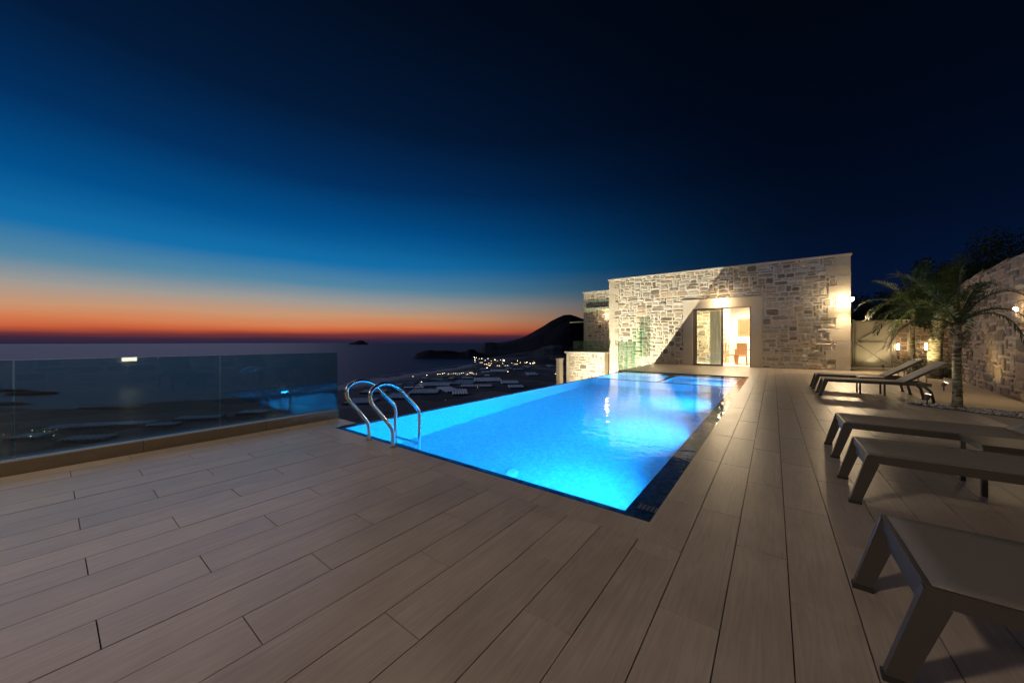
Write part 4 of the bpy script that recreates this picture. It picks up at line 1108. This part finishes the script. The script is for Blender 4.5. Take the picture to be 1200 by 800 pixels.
# ------------------------------------------------------------------ palms
def palm(loc, h, lean, r0, nfr, flen, seed, label, up0=(20, 80), leafw=.024, droop=1.0, wrap=1.0):
    rr_ = random.Random(seed)
    r_ = empty('palm_tree', loc, 0, label, 'palm tree')
    pts = []; rad = []; ns = 26
    for i in range(ns + 1):
        t = i / ns
        pts.append((lean[0] * t * t + .006 * math.sin(t * 9), lean[1] * t * t, h * t))
        rad.append(r0 * (1.15 - .25 * t + (.10 if i % 2 else 0) + rr_.uniform(-.04, .04)) * (1.08 if t < .08 else 1) * wrap)
    m = MB(); m.tube(pts, rad, 14); tr_ = m.build('trunk', M_palmtrunk, r_)
    top = Vector(pts[-1])
    m = MB()
    for k in range(9):     # cut leaf bases under the crown
        a = k * 2.4 + rr_.uniform(-.2, .2); zz = top.z - .05 - .035 * k
        b0 = Vector((top.x, top.y, zz)); dr = Vector((math.cos(a), math.sin(a), 1.3)).normalized()
        m.bar(b0 + dr * .02, b0 + dr * (r0 + .12), .05, .02, (0, 0, 1))
    m.build('leaf_bases', M_bark, tr_)
    m = MB()
    for k in range(nfr):
        az = k * 2.39996 + rr_.uniform(-.25, .25)
        q = (k + .5) / nfr
        el = R(up0[1] + (up0[0] - up0[1]) * q + rr_.uniform(-8, 8))
        fl = flen * rr_.uniform(.82, 1.12); n_ = 34
        d = Vector((math.cos(az) * math.cos(el), math.sin(az) * math.cos(el), math.sin(el)))
        p_ = top.copy() + Vector((0, 0, .02)); side = Vector((-math.sin(az), math.cos(az), 0))
        path = [p_.copy()]; dirs = [d.copy()]
        kd = (1.5 + 1.3 * q) * droop * rr_.uniform(.8, 1.2)
        for i in range(n_):
            t = i / n_
            d = (d + Vector((0, 0, -1)) * kd / n_ * (0.35 + 1.5 * t) * max(.25, math.hypot(d.x, d.y) + .25)).normalized()
            d = (d + side * rr_.uniform(-.015, .015)).normalized()
            p_ = p_ + d * (fl / n_); path.append(p_.copy()); dirs.append(d.copy())
        sh = rr_.uniform(.0, .35)
        m.tube(path, [.013 * (1 - .85 * i / n_) + .002 for i in range(n_ + 1)], 5, (sh + .4,) * 3)
        for i in range(4, n_ + 1):
            t = i / n_
            ll = fl * .24 * (math.sin(PI * (.12 + .80 * t)) ** .7)
            for sgn in (-1, 1):
              for sub in (0,):
                base = path[i].lerp(path[i-1], sub); dd = dirs[i]
                sv = dd.cross(Vector((0, 0, 1)))
                if sv.length < .1: sv = side.copy()
                sv.normalize(); upv = sv.cross(dd).normalized()
                ld = (dd * (.55 + .5 * t) + sv * sgn * .95 + upv * rr_.uniform(.05, .4)).normalized()
                a = base; b_ = base + ld * ll * .5 * rr_.uniform(.9, 1.1)
                ld2 = (ld + Vector((0, 0, -1)) * rr_.uniform(.35, .75)).normalized()
                c_ = b_ + ld2 * ll * .5 * rr_.uniform(.85, 1.1)
                wv = ld.cross(upv).normalized() * leafw * .5
                col_ = (min(1, sh + rr_.uniform(0, .5)),) * 3
                m.add([a - wv * .5, a + wv * .5, b_ + wv, b_ - wv, c_], [(0, 1, 2, 3), (3, 2, 4)], col_)
    m.build('crown', M_palm, r_)
    return r_
palm((2.54, 9.42, 0), 1.42, (.0, .0), .05, 12, 1.15, 5, 'young palm with spotlit slim trunk in the pebble bed, nearest the loungers', up0=(25, 84), leafw=.017)
palm((4.02, 18.7, 0), 2.3, (.0, .0), .06, 17, 1.75, 8, 'slender dark palm before the lower wall, near the gate', up0=(14, 80), leafw=.026, droop=.85)
palm((4.02, 16.6, 0), 2.1, (.12, .0), .13, 18, 1.75, 12, 'stouter palm with brightly lit shaggy trunk beside the lower wall', up0=(12, 80), leafw=.026, droop=.85, wrap=1.1)

# pebble bed round the near palm
rnd = random.Random(6); m = MB()
bedc = (2.86, 9.16)
def in_bed():
    while True:
        a = rnd.uniform(-1, 1); b_ = rnd.uniform(-1, 1)
        if a * a + b_ * b_ < 1: break
    ca, sa = math.cos(-.55), math.sin(-.55); a *= .98; b_ *= .30
    return bedc[0] + a * ca - b_ * sa, bedc[1] + a * sa + b_ * ca
for i in range(650):
    x, y = in_bed(); s = rnd.uniform(.012, .035); c = rnd.uniform(.18, .62)
    vs = []
    for (a, b_, c_) in ((1,0,0),(-1,0,0),(0,1,0),(0,-1,0),(0,0,1),(0,0,-1)):
        vs.append((x + a*s*rnd.uniform(.7,1.3), y + b_*s*rnd.uniform(.7,1.3), .006 + s*.35 + c_*s*.6))
    m.add(vs, [(0,2,4),(2,1,4),(1,3,4),(3,0,4),(2,0,5),(1,2,5),(3,1,5),(0,3,5)], (c, c*.95, c*.88), True)
tag(m.build('pebbles', M_pebble), 'pale pebbles spread round the near palm', 'pebbles', kind='stuff')
m = MB(); n_ = 40; ca, sa = math.cos(-.55), math.sin(-.55)
vs = [(bedc[0] + 1.0*math.cos(t)*ca - .33*math.sin(t)*sa, bedc[1] + 1.0*math.cos(t)*sa + .33*math.sin(t)*ca, .004) for t in [2*PI*k/n_ for k in range(n_)]]
m.add(vs, [tuple(range(n_))]); tag(m.build('planting_bed', M_soil), kind='structure')

def spotlight(loc, aim, e, label, size=70, c=(1, .80, .42)):
    r_ = empty('garden_spotlight', loc, 0, label, 'spotlight', 'garden spotlights')
    d = (Vector(aim) - Vector(loc)).normalized(); hz_ = Vector((0, 0, .14))
    m = MB(); m.tube([(0,0,0),(0,0,.11)], [.012,.010], 8); m.build('stake', M_alu, r_)
    m = MB(); m.tube([hz_ - d*.05, hz_ - d*.02, hz_ + d*.05, hz_ + d*.06], [.022,.038,.045,.047], 14, caps=True); m.build('head', M_alu, r_)
    m = MB(); m.tube([hz_ + d*.0605, hz_ + d*.063], [.038,.038], 14); m.build('lens', E_small, r_)
    l_ = lamp('spot', 'SPOT', hz_ + d*.075, e, c, r=.03, parent=r_, spot_size=R(size), spot_blend=.6)
    l_.rotation_euler = d.to_track_quat('-Z', 'Y').to_euler()
spotlight((2.23, 9.55, 0), (2.62, 9.62, 1.9), 30, 'small garden spotlight at the foot of the near palm', 80)
spotlight((3.35, 16.0, 0), (3.95, 16.7, 1.6), 330, 'garden spotlight aimed at the shaggy palm trunk', 80)
spotlight((3.45, 18.2, 0), (4.1, 18.9, 2.4), 60, 'garden spotlight beneath the slender palm', 80)
spotlight((3.55, 20.2, .0), (3.3, 21.1, .9), 30, 'garden spotlight washing the gate', 90)
spotlight((3.2, 12.6, 0), (3.9, 12.4, 1.2), 42, 'garden spotlight washing the tall wall', 120)

# small shrubs at the wall foot
def shrub(loc, r, label, seed):
    rr_ = random.Random(seed); r_ = empty('shrub', loc, 0, label, 'shrub', 'low shrubs at the foot of the lower wall')
    m = MB()
    for i in range(8):
        a = rr_.uniform(0, 2*PI); m.tube([(0,0,0), (math.cos(a)*r*.5, math.sin(a)*r*.5, r*rr_.uniform(.6,1.2))], [.008,.003], 5)
    m.build('stems', M_bark, r_)
    m = MB()
    for i in range(700):
        v = Vector((rr_.gauss(0,.45), rr_.gauss(0,.45), abs(rr_.gauss(.5,.35)))) * r
        n1 = Vector((rr_.uniform(-1,1), rr_.uniform(-1,1), rr_.uniform(-1,1))).normalized(); n2 = n1.orthogonal().normalized()
        s = rr_.uniform(.02,.05); c = rr_.random()
        m.add([v - n1*s, v + n2*s*.4, v + n1*s, v - n2*s*.4], [(0,1,2,3)], (c,c,c))
    m.build('foliage', M_leaf, r_)
shrub((4.3, 19.9, 0), .45, 'dark shrub left of the lit palm trunk', 1)
shrub((4.2, 17.9, 0), .35, 'dark shrub right of the lit palm trunk', 2)
shrub((4.5, 17.0, 0), .30, 'small shrub where the two walls meet', 3)

# trees behind the walls
def tree(loc, h, rad, label, seed, nleaf=9000):
    rr_ = random.Random(seed); r_ = empty('tree', loc, 0, label, 'tree', 'dark trees behind the stone walls')
    m = MB(); th = h * .45
    m.tube([(0,0,0),(.1,.05,th*.5),(.05,.1,th),(0,0,h*.7)], [.22,.17,.13,.05], 10)
    tips = []
    for i in range(11):
        a = i*2.4 + rr_.uniform(-.3,.3); z0 = th * rr_.uniform(.6, 1.3); L_ = rad * rr_.uniform(.6, 1.0)
        e = Vector((math.cos(a)*L_, math.sin(a)*L_, z0 + rr_.uniform(.2,.5)*h*.6))
        mid = Vector((e.x*.5, e.y*.5, z0 + (e.z - z0)*.35))
        m.tube([(0.05,0.05,z0), mid, e], [.08,.05,.02], 6); tips.append(e)
        tips.append(mid + Vector((rr_.uniform(-.5,.5), rr_.uniform(-.5,.5), rr_.uniform(.3,1))))
    m.build('trunk', M_bark, r_)
    clumps = []
    for t in tips:
        for q in range(3): clumps.append((t + Vector((rr_.gauss(0,.5), rr_.gauss(0,.5), rr_.gauss(.1,.4)))*1.0, rr_.uniform(.35,.75)*rad*.42, rr_.uniform(0,.6)))
    m = MB()
    for i in range(nleaf):
        c, cr_, sh = rr_.choice(clumps)
        d = Vector((rr_.gauss(0,1), rr_.gauss(0,1), rr_.gauss(0,.75))).normalized() * cr_ * rr_.random() ** .4
        v = c + d; n1 = Vector((rr_.uniform(-1,1), rr_.uniform(-1,1), rr_.uniform(-1,1))).normalized(); n2 = n1.orthogonal().normalized()
        s = rr_.uniform(.035,.08); cc = min(1, sh + rr_.uniform(0,.4))
        m.add([v - n1*s, v + n2*s*.5, v + n1*s, v - n2*s*.5], [(0,1,2,3)], (cc,cc,cc))
    m.build('crown', M_leaf, r_)
tree((5.6, 22.8, 0), 4.3, 2.0, 'dark tree behind the gate and lower wall', 1)
tree((6.2, 19.0, 0), 4.4, 1.9, 'dark tree rising above the join of the two walls', 2)
tree((6.6, 15.6, 0), 4.0, 2.0, 'dark tree above the tall wall over the near palm', 3)
tree((6.8, 12.6, 0), 3.6, 1.8, 'olive green tree above the tall wall at the right edge', 4)
tree((3.4, 26.5, 0), 3.4, 1.6, 'low dark tree far behind the gate', 5)
tree((8.2, 24.5, .2), 5.6, 2.4, 'tall dark tree farthest behind the walls', 6)
# far lamp seen among the trees
fr = empty('street_lamp', (4.75, 30.0, 0), 0, 'small white street lamp among the trees above the gate', 'street lamp')
m = MB(); m.tube([(0,0,-.1),(0,0,2.95)], [.05,.03], 8); m.build('post', M_galv, fr)
m = MB(); m.tube([(0,0,2.95),(0,0,3.0),(0,0,3.1)], [.05,.11,.05], 12); m.build('globe', emit('far_lamp', (1,.88,.7), 12), fr)
